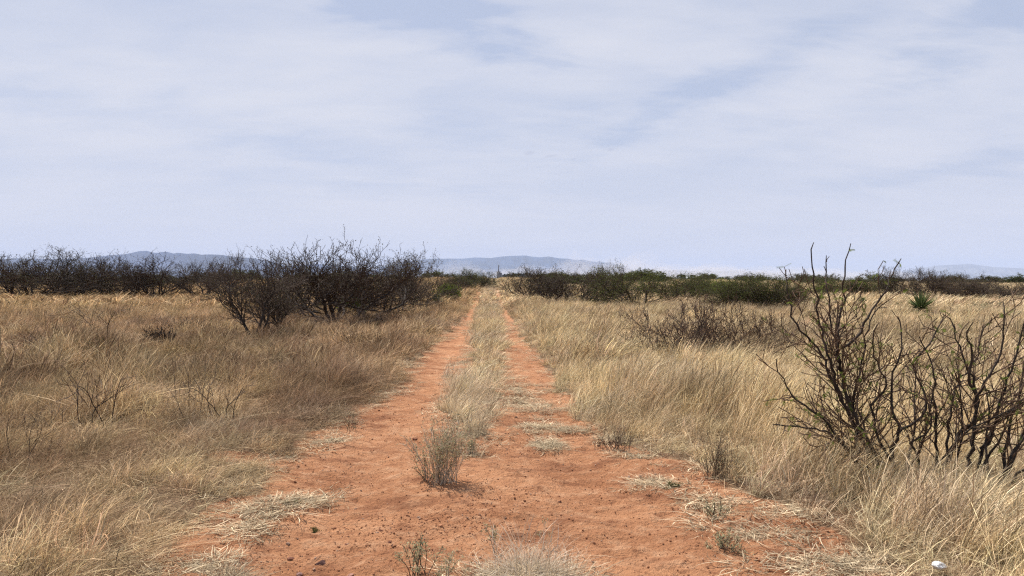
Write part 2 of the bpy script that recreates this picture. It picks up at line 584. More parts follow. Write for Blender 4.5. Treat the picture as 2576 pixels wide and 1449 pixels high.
def scatter(name, pts, rot, scl, idx, tint, col_, label, cat=None, kind='stuff'):
    """points carrying turn, size, choice and tint, with a tuft set on each by geometry nodes"""
    n = len(pts)
    me = bpy.data.meshes.new(name)
    me.vertices.add(n)
    me.vertices.foreach_set('co', np.asarray(pts, np.float32).ravel())
    for nm, ty, arr, key in (('rot', 'FLOAT_VECTOR', rot, 'vector'), ('scl', 'FLOAT_VECTOR', scl, 'vector'), ('tint', 'FLOAT_VECTOR', tint, 'vector')):
        at = me.attributes.new(nm, ty, 'POINT')
        at.data.foreach_set(key, np.asarray(arr, np.float32).ravel())
    at = me.attributes.new('pick', 'INT', 'POINT')
    at.data.foreach_set('value', np.asarray(idx, np.int32))
    o = obj(name, me, label=label, kind=kind)
    ng = bpy.data.node_groups.new(name + '_nodes', 'GeometryNodeTree')
    ng.interface.new_socket(name='Geometry', in_out='INPUT', socket_type='NodeSocketGeometry')
    ng.interface.new_socket(name='Geometry', in_out='OUTPUT', socket_type='NodeSocketGeometry')
    N = ng.nodes; L = ng.links
    gi = N.new('NodeGroupInput'); go = N.new('NodeGroupOutput')
    iop = N.new('GeometryNodeInstanceOnPoints')
    ci = N.new('GeometryNodeCollectionInfo')
    ci.inputs['Collection'].default_value = col_
    ci.inputs['Separate Children'].default_value = True
    ci.inputs['Reset Children'].default_value = True
    iop.inputs['Pick Instance'].default_value = True
    L.new(gi.outputs[0], iop.inputs['Points'])
    L.new(ci.outputs[0], iop.inputs['Instance'])
    for nm, ty, sock in (('rot', 'FLOAT_VECTOR', 'Rotation'), ('scl', 'FLOAT_VECTOR', 'Scale'), ('pick', 'INT', 'Instance Index')):
        na = N.new('GeometryNodeInputNamedAttribute')
        na.data_type = ty
        na.inputs['Name'].default_value = nm
        L.new(na.outputs['Attribute'], iop.inputs[sock])
    L.new(iop.outputs[0], go.inputs[0])
    md = o.modifiers.new('scatter', 'NODES')
    md.node_group = ng
    return o


def tuft_set(name, seed, wid, nb, nseg):
    """8 kinds: 0-3 wind-combed, 4-6 tangled, 7 fan of stiff stalks"""
    rng = np.random.default_rng(seed)
    out_ = []
    for k in range(8):
        if k < 4:
            v, q = blades(rng, nb, 0.35, 1.0, wid, 0.36, 0.26, 0.16, 0.09, nseg)
        elif k < 7:
            v, q = blades(rng, nb, 0.35, 1.0, wid * 1.0, 0.26, 0.7, 0.17, 0.30, nseg)
        else:
            v, q = blades(rng, nb, 0.5, 1.0, wid * 0.8, 0.18, 0.34, 0.10, 0.06, nseg)
        out_.append(mesh_np(name, v, q, M_grass))
    return source(name, out_)


T_near = tuft_set('grass_tuft_near', 1, 0.0060, 50, 4)
T_mid = tuft_set('grass_tuft_mid', 2, 0.015, 34, 3)
T_far = tuft_set('grass_tuft_far', 3, 0.05, 22, 2)

C_gold = np.array([0.80, 0.635, 0.385]); C_yel = np.array([0.66, 0.50, 0.28])
C_brn = np.array([0.53, 0.395, 0.24]); C_gry = np.array([0.56, 0.46, 0.34]); C_grn = np.array([0.34, 0.28, 0.14])
C_drk = np.array([0.24, 0.155, 0.10])


def field(rng, r0, r1, dens, side, gaps=True):
    """random points of one side (-1 left, 0 strip between the ruts, 1 right) between two distances"""
    amax = R(44)
    area = amax * (r1 ** 2 - r0 ** 2)
    n = int(area * dens)
    r = np.sqrt(rng.uniform(r0 ** 2, r1 ** 2, n))
    a = rng.uniform(-amax, amax, n) + YAW
    x, y = r * np.sin(a), r * np.cos(a)
    L, A, B, Rr = edges(y)
    b = bare(x, y)
    if side < 0:
        k = x < (L + np.where(B > A, A, -0.3)) / 2
    elif side > 0:
        k = x > (Rr + np.where(B > A, B, -0.2)) / 2
    else:
        k = (x >= (L + A) / 2) & (x <= (Rr + B) / 2) & (B - A > 0.02)
    keep = k & (rng.uniform(0, 1, n) > b * 1.15)
    # clumps and gaps
    cl_ = fbm(x * 1.5, y * 1.5, 77, 3)
    gap = 0.28 + 0.9 * sst(cl_, 0.34, 0.56)
    keep &= rng.uniform(0, 1, n) < np.where((r < 30) & gaps, gap, 1)
    return x[keep], y[keep], np.full(keep.sum(), 1.0), cl_[keep]


def grass_params(rng, x, y, side, cl_, hscale=1.0):
    n = len(x)
    r = np.hypot(x, y)
    L, A, B, Rr = edges(y)
    n1_ = fbm(x * 0.55, y * 0.35, 91, 3)
    n2_ = fbm(x * 0.16, y * 0.12, 97, 3)
    n3_ = fbm(x * 1.1, y * 0.9, 101, 2)
    def mixc(a, b, f):
        return a * (1 - f[:, None]) + b * f[:, None]
    one = np.ones((n, 1))
    if side > 0:
        c = mixc(one * C_gold, one * C_brn, sst(n1_, 0.55, 0.75) * 0.6)
        c = mixc(c, one * C_gry, sst(n3_, 0.55, 0.8) * 0.5)
        c = mixc(c, one * C_drk, sst(n2_, 0.6, 0.75) * 0.35)
        h = 0.47 + 0.22 * (n1_ - 0.5) * 2 + 0.2 * (cl_ - 0.5) - 0.06 * sst(r, 8, 20)
        h = h * (0.55 + 0.45 * sst(x - Rr, 0.0, 0.6))
        h = h * (0.80 + 0.2 * sst(y, 6.0, 8.5))
        h = h * np.where(np.hypot(x - 2.3, y - 3.95) < 0.3, 0.3, 1.0)
        h = h * np.where(np.hypot(x - 3.35, (y - 5.5)) < 0.9, 0.75, 1.0)
        kind = rng.choice(8, n, p=[.19, .19, .19, .19, .05, .05, .04, .10])
        comb = 0.9
    elif side < 0:
        c = mixc(one * C_brn * 1.08, one * C_gold, sst(n1_, 0.40, 0.64) * 0.7)
        c = mixc(c, one * C_gry, sst(n3_, 0.5, 0.75) * 0.5)
        c = mixc(c, one * C_grn, sst(n2_, 0.52, 0.68) * 0.35 * (r < 30))
        c = mixc(c, one * C_drk, sst(fbm(x * 0.9, y * 0.6, 131, 3), 0.54, 0.68) * 0.6)
        c = mixc(c, one * C_yel, sst(r, 26, 42) * 0.8)
        c = c * (0.93 + 0.07 * sst(r, 9, 22))[:, None] * np.array([1.03, 0.985, 0.97])
        h = 0.42 + 0.30 * (n1_ - 0.5) * 2 + 0.3 * (cl_ - 0.5)
        h = h * (0.54 + 0.46 * sst(y, 5.2, 9.5))
        h = h * (0.6 + 0.4 * sst(L - x, 0.0, 0.7))
        kind = rng.choice(8, n, p=[.05, .05, .05, .05, .24, .24, .22, .10])
        comb = 0.5
    else:
        c = mixc(one * C_gold, one * C_gry * 1.2, sst(n1_, 0.35, 0.6) * 0.5)
        h = 0.28 + 0.12 * (n1_ - 0.5) * 2
        h = h * (0.55 + 0.45 * sst(y, 7.5, 10))
        kind = rng.choice(8, n, p=[.12, .12, .12, .12, .10, .10, .10, .22])
        comb = 0.6
    if side < 0:
        c = np.where(rng.uniform(0, 1, (n, 1)) < 0.14 * (kind[:, None] == 7) + 0.07, C_drk[None] * 0.85, c)
    c = c * rng.uniform(0.55, 1.4, (n, 1)) * (1 + rng.normal(0, 0.03, (n, 3)))
    h = np.clip(h, 0.12, 0.85) * (0.72 + 0.56 * sst(fbm(x * 1.1 + 50, y * 0.9, 141, 3), 0.35, 0.65)) * rng.uniform(0.6, 1.3, n) * hscale
    rot = np.stack([rng.normal(0, 0.12, n), rng.normal(0, 0.12, n), rng.normal(0.05, 1.2 - comb, n)], 1)
    wdt = h ** 0.6 * rng.uniform(0.9, 1.2, n)
    scl = np.stack([wdt, wdt, h], 1)
    z = height(x, y, True) - 0.01
    return np.stack([x, y, z], 1), rot, scl, kind, c


def merge(parts):
    return [np.concatenate(q) for q in zip(*parts)]


rng = np.random.default_rng(12)
LABELS = {-1: 'tangled brown and grey dry grass left of the track', 0: 'pale dry grass strip between the two wheel ruts', 1: 'golden wind combed dry grass right of the track'}
for side in (-1, 0, 1):
    for tier, (T, r0, r1, dn) in {'near': (T_near, 2.2, 13, 62), 'mid': (T_mid, 13, 42, 24), 'far': (T_far, 42, 260, 2.6)}.items():
        x, y, _, cl_ = field(rng, r0, r1, dn * (1.4 if side == 0 else 1), side)
        p, ro, sc, kd, ti = grass_params(rng, x, y, side, cl_, 1.0)
        if tier != 'far' and side:
            # short broken stubble and litter between the tufts
            x2, y2, _, c2 = field(rng, r0, min(r1, 24), 60 if tier == 'near' else 16, side, False)
            p2, ro2, sc2, kd2, ti2 = grass_params(rng, x2, y2, side, c2, 1.0)
            sc2 = np.stack([rng.uniform(0.28, 0.6, len(x2))] * 2 + [rng.uniform(0.07, 0.2, len(x2))], 1)
            kd2 = rng.integers(4, 7, len(x2))
            p, ro, sc, kd, ti = [np.concatenate(q) for q in ((p, p2), (ro, ro2), (sc, sc2), (kd, kd2), (ti, ti2 * 0.9))]
        if tier == 'far':
            sc = sc * np.array([1.7, 1.7, 1.0])
        scatter('dry_grass', p, ro, sc, kd, ti, T, LABELS[side] + {'near': ' nearest the camera', 'mid': ' in the middle distance', 'far': ' towards the horizon'}[tier])

# loose straw lying flat on the soil beside the ruts
def straw_patches():
    rng = np.random.default_rng(5)
    pp = [(1359, 1032, 60, 26), (1359, 1082, 70, 22), (1375, 1121, 36, 12), (1318, 985, 60, 30), (1420, 1085, 50, 8), (1300, 1000, 50, 30),
          (990, 992, 60, 16), (1010, 955, 50, 20), (930, 1015, 60, 14), (860, 1040, 50, 14), (1150, 905, 40, 14), (1400, 975, 40, 14),
          (780, 1260, 60, 16), (660, 1285, 60, 16), (600, 1180, 50, 20), (520, 1420, 80, 20), (1600, 1150, 60, 12), (1900, 1340, 120, 26),
          (2060, 1410, 110, 24), (1660, 1220, 70, 14), (1540, 1110, 50, 12), (1400, 905, 30, 14), (1180, 940, 30, 14), (830, 1110, 60, 10), (640, 1330, 90, 30), (1345, 850, 14, 20), (1130, 850, 30, 8), (1300, 1449, 120, 20), (2150, 1440, 120, 20), (1800, 1270, 60, 14)]
    X, Y = [], []
    for (u, v, ru, rv) in pp:
        n = 26 if 1300 <= u <= 1380 else 11
        for _ in range(n):
            q, _t = ground_hit(u + rng.normal(0, ru * 0.5), v + rng.normal(0, rv * 0.5))
            X.append(q.x); Y.append(q.y)
    # thin scatter along both edges of the ruts
    y = rng.uniform(4, 30, 900) ** 1.0
    L, A, B, Rr = edges(y)
    which = rng.integers(0, 4, 900)
    xx = np.where(which == 0, L, np.where(which == 1, Rr, np.where(which == 2, A, B))) + rng.normal(0, 0.14, 900)
    ok = (which < 2) | (B > A)
    x = np.concatenate([np.array(X), xx[ok]]); y = np.concatenate([np.array(Y), y[ok]])
    n = len(x)
    ms = []
    for k in range(6):
        v, q = blades(rng, 60, 0.06, 0.17, 0.0048, 0.35, 1.3, 0.11, 0.6, 4)
        v[:, 2] *= 0.22
        ms.append(mesh_np('straw', v, q, M_grass))
    p = np.stack([x, y, height(x, y, True) + 0.004], 1)
    rot = np.stack([rng.normal(0, 0.05, n), rng.normal(0, 0.05, n), rng.uniform(0, 6.28, n)], 1)
    sc = rng.uniform(0.6, 1.3, (n, 1)) * np.ones((1, 3))
    ti = np.array([0.68, 0.55, 0.37]) * rng.uniform(0.6, 1.15, (n, 1))
    scatter('straw_litter', p, rot, sc, rng.integers(0, 6, n), ti, source('straw_bits', ms), 'pale flattened straw lying on the red soil beside the ruts')


straw_patches()

# crumbs of soil and small pebbles
def rock_mesh(seed, mat, flat=0.6, det=2):
    import bmesh
    bm = bmesh.new()
    bmesh.ops.create_icosphere(bm, subdivisions=det, radius=0.5)
    rg = random.Random(seed)
    pl = [(Vector((rg.gauss(0, 1), rg.gauss(0, 1), rg.gauss(0, 1))).normalized(), rg.uniform(0.26, 0.42)) for _ in range(9)]
    for v in bm.verts:
        for nrm, d in pl:
            e = v.co.dot(nrm) - d
            if e > 0:
                v.co -= nrm * e
        v.co.z *= flat
        v.co += Vector((rg.uniform(-1, 1), rg.uniform(-1, 1), rg.uniform(-1, 1))) * 0.012
    me = bpy.data.meshes.new('stone')
    bm.to_mesh(me); bm.free()
    me.materials.append(mat)
    return me


def stone_mat(name, c1, c2, inst=False):
    m, t = newmat(name)
    g = t.n('ShaderNodeTexCoord')
    n = t.noise(g.outputs['Object'], 5.0, 4, 0.6)
    if inst:
        a = t.n('ShaderNodeAttribute', attribute_type='INSTANCER', attribute_name='tint')
        c = t.mix(t.ss(n, 0.3, 0.7, 0, 0.35), a.outputs['Color'], c4(c2))
    else:
        c = t.mix(t.ss(n, 0.35, 0.65), c4(c1), c4(c2))
    out(t, principled(t, c, 0.9, bump(t, n, 0.6, 0.05)))
    return m


def crumbs():
    rng = np.random.default_rng(8)
    mt = stone_mat('soil_crumb', (0.35, 0.14, 0.07), (0.30, 0.11, 0.06), True)
    ms = [rock_mesh(100 + i, mt, 0.65, 1) for i in range(6)]
    n = 150000
    r = rng.uniform(3.2, 5.2, n) * rng.uniform(1, 3.4, n)
    a = rng.uniform(-R(42), R(42), n)
    x, y = r * np.sin(a), r * np.cos(a)
    dn = fbm(x * 1.4, y * 1.8, 201, 3)
    pebbly = np.exp(-((x + 0.35) / 0.5) ** 2)
    k = (bare(x, y) > 0.5) & (rng.uniform(0, 1, n) < 0.22 + 0.8 * sst(dn, 0.45, 0.66) * (0.35 + 0.7 * pebbly))
    x, y = x[k], y[k]
    n = len(x)
    s = 0.005 + 0.0045 * rng.exponential(1.0, n)
    s = np.minimum(s, 0.04)
    p = np.stack([x, y, height(x, y, True) + s * 0.12], 1)
    rot = rng.uniform(0, 6.28, (n, 3)) * np.array([0.08, 0.08, 1])
    c = np.where(rng.uniform(0, 1, (n, 1)) < 0.82, np.array([[0.50, 0.235, 0.12]]), np.array([[0.58, 0.38, 0.26]])) * rng.uniform(0.5, 1.2, (n, 1))
    scatter('pebbles', p, rot, s[:, None] * np.ones((1, 3)), rng.integers(0, 6, n), c, source('crumbs', ms), 'small soil crumbs and grit strewn over the red track')


crumbs()

STN = [  # u, v, width px, colours, label
    (808, 1421, 30, (0.085, 0.04, 0.032), 'dark brown angular stone on the track, lower left of centre'),
    (752, 1439, 19, (0.28, 0.16, 0.13), 'pinkish brown stone beside the dark one near the bottom edge'),
    (958, 1329, 14, (0.16, 0.065, 0.04), 'reddish brown pebble left of the foreground grass clump, highest of its scatter'),
    (904, 1379, 15, (0.13, 0.055, 0.035), 'dark red pebble left of the green weed on the track'),
    (872, 1366, 11, (0.17, 0.07, 0.045), 'small reddish pebble behind the dark red pebble'),
    (732, 1402, 18, (0.19, 0.08, 0.05), 'flat reddish stone above the pinkish stone'),
    (980, 1358, 12, (0.15, 0.06, 0.04), 'small dark pebble just above the green weed'),
    (1408, 1266, 10, (0.12, 0.05, 0.035), 'tiny dark pebble behind the foreground grass clump, on its right'),
    (880, 1447, 24, (0.33, 0.17, 0.12), 'flat pale reddish stone at the bottom edge'),
    (1045, 1103, 16, (0.22, 0.09, 0.05), 'red soil clod left of the grey green bush'),
]
for i, (u, v, wp, cc, lb) in enumerate(STN):
    p, t_ = ground_hit(u, v)
    me = rock_mesh(300 + i, stone_mat('stone_%d' % i, cc, [q * 1.6 for q in cc]), 0.55)
    o = obj('stone', me, label=lb, cat='stone', group='loose stones on the track')
    s = wp * t_ / F
    o.scale = (s * 1.15, s * 0.9, s * 0.85)
    o.location = (p.x, p.y, float(height(p.x, p.y, True)) + s * 0.1)
    o.rotation_euler = (0.1, 0.05, i * 1.3)

# ------------------------------------------------------------------ woody shrubs
class Wood:
    """chains of nodes with radii, turned into tapering tubes in one go"""
    def __init__(s):
        s.P, s.T, s.Rr, s.E = [], [], [], []
        s.tips = []

    def chain(s, pts, rad):
        b = len(s.P)
        n = len(pts)
        for i in range(n):
            a = pts[max(i - 1, 0)]; c = pts[min(i + 1, n - 1)]
            s.P.append(pts[i]); s.T.append((c[0] - a[0], c[1] - a[1], c[2] - a[2])); s.Rr.append(rad[i])
            if i:
                s.E.append((b + i - 1, b + i))
        s.tips.append(pts[-1])

    def mesh(s, name, mat, sides=4):
        P = np.array(s.P); T = np.array(s.T); r = np.array(s.Rr); E = np.array(s.E)
        T = T / (np.linalg.norm(T, axis=1, keepdims=True) + 1e-9)
        ref = np.array([0.83, 0.31, 0.11])
        A = np.cross(T, ref); A /= np.linalg.norm(A, axis=1, keepdims=True) + 1e-9
        B = np.cross(T, A)
        ang = np.arange(sides) * 2 * PI / sides
        V = P[:, None] + r[:, None, None] * (np.cos(ang)[None, :, None] * A[:, None] + np.sin(ang)[None, :, None] * B[:, None])
        V = V.reshape(-1, 3)
        k = np.arange(sides); k2 = (k + 1) % sides
        a, b = E[:, 0:1] * sides, E[:, 1:2] * sides
        Q = np.stack([a + k, a + k2, b + k2, b + k], -1).reshape(-1, 4)
        return mesh_np(name, V, Q, mat, True)


def rdir(rg, d, ang):
    """direction d tilted by ang in a random sense"""
    v = Vector((rg.gauss(0, 1), rg.gauss(0, 1), rg.gauss(0, 1)))
    v = (v - v.dot(d) * d)
    v.normalize()
    return (d * math.cos(ang) + v * math.sin(ang)).normalized()


def grow(rg, woods, start, d, length, r0, level, maxlev, P):
    """one branch and its side branches"""
    step = P['step'][min(level, len(P['step']) - 1)]
    n = max(2, int(length / step))
    step = length / n
    pts = [tuple(start)]; rad = [r0]
    p = Vector(start); d = Vector(d)
    r1 = max(P['rmin'], r0 * P['taper'])
    kids = []
    for i in range(n):
        d = rdir(rg, d, abs(rg.gauss(0, P['zig'])))
        d = (d + Vector((0, 0, P['up'] * (1.0 if level else 0.6)))).normalized()
        if p.z < P['floor'] and d.z < 0.1:
            d = (d + Vector((0, 0, 0.4))).normalized()
        p = p + d * step
        f = (i + 1) / n
        pts.append(tuple(p)); rad.append(r0 + (r1 - r0) * f)
        if level < maxlev and f > P['clear'][min(level, len(P['clear']) - 1)]:
            k = P['kids'][level]
            m = int(k) + (rg.random() < k - int(k))
            for _ in range(m):
                kids.append((Vector(p), rdir(rg, d, rg.uniform(*P['ang'])), length * rg.uniform(*P['ratio']) * (1.15 - 0.55 * f), max(P['rmin'], rad[-1] * P['thin'])))
    woods[min(level, len(woods) - 1)].chain(pts, rad)
    for (q, dd, ll, rr) in kids:
        if ll > 0.05:
            grow(rg, woods, q, dd, ll, rr, level + 1, maxlev, P)


def leaves(rng, tips, per, size, scat, mat, name, slim=0.45, frac=1.0):
    tips = np.array(tips)
    if frac < 1:
        tips = tips[rng.uniform(0, 1, len(tips)) < frac]
    n = len(tips) * per
    c = np.repeat(tips, per, 0) + rng.normal(0, scat, (n, 3))
    a = rng.normal(0, 1, (n, 3)); a /= np.linalg.norm(a, axis=1, keepdims=True)
    b = np.cross(a, rng.normal(0, 1, (n, 3))); b /= np.linalg.norm(b, axis=1, keepdims=True)
    s = size * rng.uniform(0.5, 1.3, (n, 1))
    V = np.stack([c - a * s, c - b * s * slim, c + a * s, c + b * s * slim], 1).reshape(-1, 3)
    return mesh_np(name, V, np.arange(n * 4).reshape(-1, 4), mat)


BASEP = dict(step=(0.32, 0.24, 0.17, 0.13), zig=0.27, up=0.10, floor=0.15, taper=0.35, rmin=0.0085, clear=(0.18, 0.1, 0.1, 0.1),
             kids=(1.4, 1.05, 0.8, 0.7), ang=(0.4, 0.95), ratio=(0.42, 0.70), thin=0.62)


def shrub_variant(seed, nst, L0, incl, P=None, maxlev=3, r0=0.055, frac=0.4, leafn=2, leaf_mat=None, leafsize=0.045):
    PP = dict(BASEP)
    PP.update(P or {})
    rg = random.Random(seed)
    woods = [Wood(), Wood()]
    for i in range(nst):
        az = 2 * PI * (i + rg.uniform(-0.35, 0.35)) / nst
        inc = R(rg.uniform(*incl))
        d = Vector((math.cos(az) * math.sin(inc), math.sin(az) * math.sin(inc), math.cos(inc)))
        st = (math.cos(az) * 0.12, math.sin(az) * 0.12, -0.1)
        grow(rg, woods, st, d, L0 * rg.uniform(0.75, 1.1) * (1 + 0.25 * math.sin(inc)), r0 * rg.uniform(0.6, 1.1), 0, maxlev, PP)
    # upright whips standing out of the crown
    if maxlev == 3 and L0 > 1.1:
        zs = sorted(t[2] for t in woods[-1].tips)
        z0, ztop = zs[int(len(zs) * 0.80)], zs[-1]
        for tip in [t for t in woods[-1].tips if t[2] > z0 and rg.random() < 70.0 / (0.2 * len(zs))]:
            q = Vector(tip); d = rdir(rg, Vector((0, 0, 1)), rg.uniform(0.0, 0.5))
            ln = ztop * rg.uniform(0.06, 0.22)
            pts, rad = [tuple(q)], [PP['rmin']]
            for k in range(6):
                d = rdir(rg, d, abs(rg.gauss(0, 0.28)))
                d = (d + Vector((0, 0, 0.12))).normalized()
                q = q + d * ln / 6
                pts.append(tuple(q)); rad.append(PP['rmin'] * (1 - 0.08 * k))
                if rg.random() < 0.5:
                    e = rdir(rg, d, rg.uniform(0.5, 0.9))
                    woods[-1].chain([tuple(q), tuple(q + e * ln * 0.2)], [PP['rmin'] * 0.9, PP['rmin'] * 0.6])
            woods[-1].chain(pts, rad)
    tr = woods[0].mesh('trunk', M_bark, 5)
    tw = woods[1].mesh('twig_crown', M_twig, 3)
    rng = np.random.default_rng(seed)
    tips = woods[1].tips
    fol = {'sparse': leaves(rng, tips, leafn, leafsize, 0.09, leaf_mat or M_leafd, 'foliage', frac=frac * 0.5),
           'some': leaves(rng, tips, leafn, leafsize, 0.10, leaf_mat or M_leafd, 'foliage', frac=frac),
           'green': leaves(rng, tips, leafn * 3, leafsize * 1.1, 0.13, M_leaf, 'foliage', frac=min(1, frac * 1.8))}
    P_ = np.array(woods[1].P)
    lo, hi = np.percentile(P_, 2.0, 0), np.percentile(P_, 98.0, 0)
    return dict(trunk=tr, twig=tw, fol=fol, w=float(max(hi[0] - lo[0], 0.1)), h=float(np.percentile(P_[:, 2], 99.85)))


VAR = {
    'vase1': shrub_variant(11, 9, 2.9, (14, 72)),
    'vase2': shrub_variant(12, 8, 3.0, (10, 70), dict(zig=0.34, kids=(1.25, 0.95, 0.65, 0.7), rmin=0.0088, floor=0.35, clear=(0.25, 0.1, 0.1, 0.1))),
    'vase3': shrub_variant(13, 11, 2.7, (18, 78)),
    'arch1': shrub_variant(34, 6, 3.4, (12, 68), dict(zig=0.40, rmin=0.0092, floor=0.5, clear=(0.2, 0.12, 0.1, 0.1), kids=(1.3, 1.0, 0.66, 0.7)), r0=0.085),
    'arch2': shrub_variant(35, 6, 3.6, (16, 72), dict(zig=0.42, rmin=0.0092, floor=0.5, clear=(0.2, 0.12, 0.1, 0.1), kids=(1.3, 1.0, 0.66, 0.7)), r0=0.09),
    'small1': shrub_variant(16, 3, 2.0, (6, 34), dict(step=(0.2, 0.16, 0.13, 0.1), kids=(1.6, 1.3, 1.0, 0.6), rmin=0.006, clear=(0.25, 0.1, 0.1, 0.1)), r0=0.06, leafsize=0.03),
    'thin1': shrub_variant(17, 8, 1.25, (12, 62), dict(step=(0.13, 0.11, 0.09, 0.08), kids=(1.0, 0.85, 0.6, 0.4), rmin=0.0050, clear=(0.2, 0.12, 0.1, 0.1)), r0=0.02, leafsize=0.02, frac=0.15),
    'thin2': shrub_variant(18, 6, 1.25, (8, 58), dict(step=(0.13, 0.11, 0.09, 0.08), kids=(1.0, 0.85, 0.6, 0.4), rmin=0.0050, clear=(0.2, 0.12, 0.1, 0.1)), r0=0.02, leafsize=0.02, frac=0.15),
    'far1': shrub_variant(19, 9, 2.3, (12, 75), dict(rmin=0.016, kids=(1.4, 1.1, 0.7)), maxlev=2, r0=0.06, frac=0.9, leafn=5, leafsize=0.09),
    'far2': shrub_variant(20, 8, 2.3, (12, 70), dict(rmin=0.016, kids=(1.4, 1.1, 0.7)), maxlev=2, r0=0.06, frac=0.9, leafn=6, leafsize=0.09),
    'sap1': shrub_variant(21, 3, 0.8, (4, 30), dict(step=(0.09, 0.08, 0.06), kids=(0.6, 0.45, 0.2), rmin=0.004, clear=(0.35, 0.2, 0.1)), maxlev=2, r0=0.012, leafsize=0.016, frac=0.2),
    'sap2': shrub_variant(22, 4, 0.8, (6, 42), dict(step=(0.09, 0.08, 0.06), kids=(0.7, 0.5, 0.2), rmin=0.004, clear=(0.3, 0.2, 0.1)), maxlev=2, r0=0.011, leafsize=0.016, frac=0.2),
}


RECOL = {}


def shrub(kind, u, v, wpx, vtop, fol, label, group=None, rz=None, dist=None, name='mesquite_shrub', cat='shrub', twigmat=None, sink=0.0):
    va = VAR[kind]
    if dist:
        p, t_ = at_dist(u, dist), dist
        vb = HZ + (CAM_H - p.z) * F / dist
    else:
        p, t_ = ground_hit(u, v)
        vb = v
    H = max(0.1, (vb - vtop) * t_ / F)
    Wd = wpx * t_ / F
    rr = rz if rz is not None else (hash((u, v)) % 628) / 100.0
    o = empty(name, (p.x, p.y, p.z - sink), label, cat, group, rr, (Wd / va['w'], Wd / va['w'], H / va['h']))
    obj('trunk', va['trunk'], o)
    tw_ = va['twig']
    if twigmat:
        key = twigmat.name + kind
        if key not in RECOL:
            RECOL[key] = tw_.copy(); RECOL[key].materials[0] = twigmat
        tw_ = RECOL[key]
    obj('twig_crown', tw_, o)
    if fol:
        obj('foliage', va['fol'][fol], o)
    return o


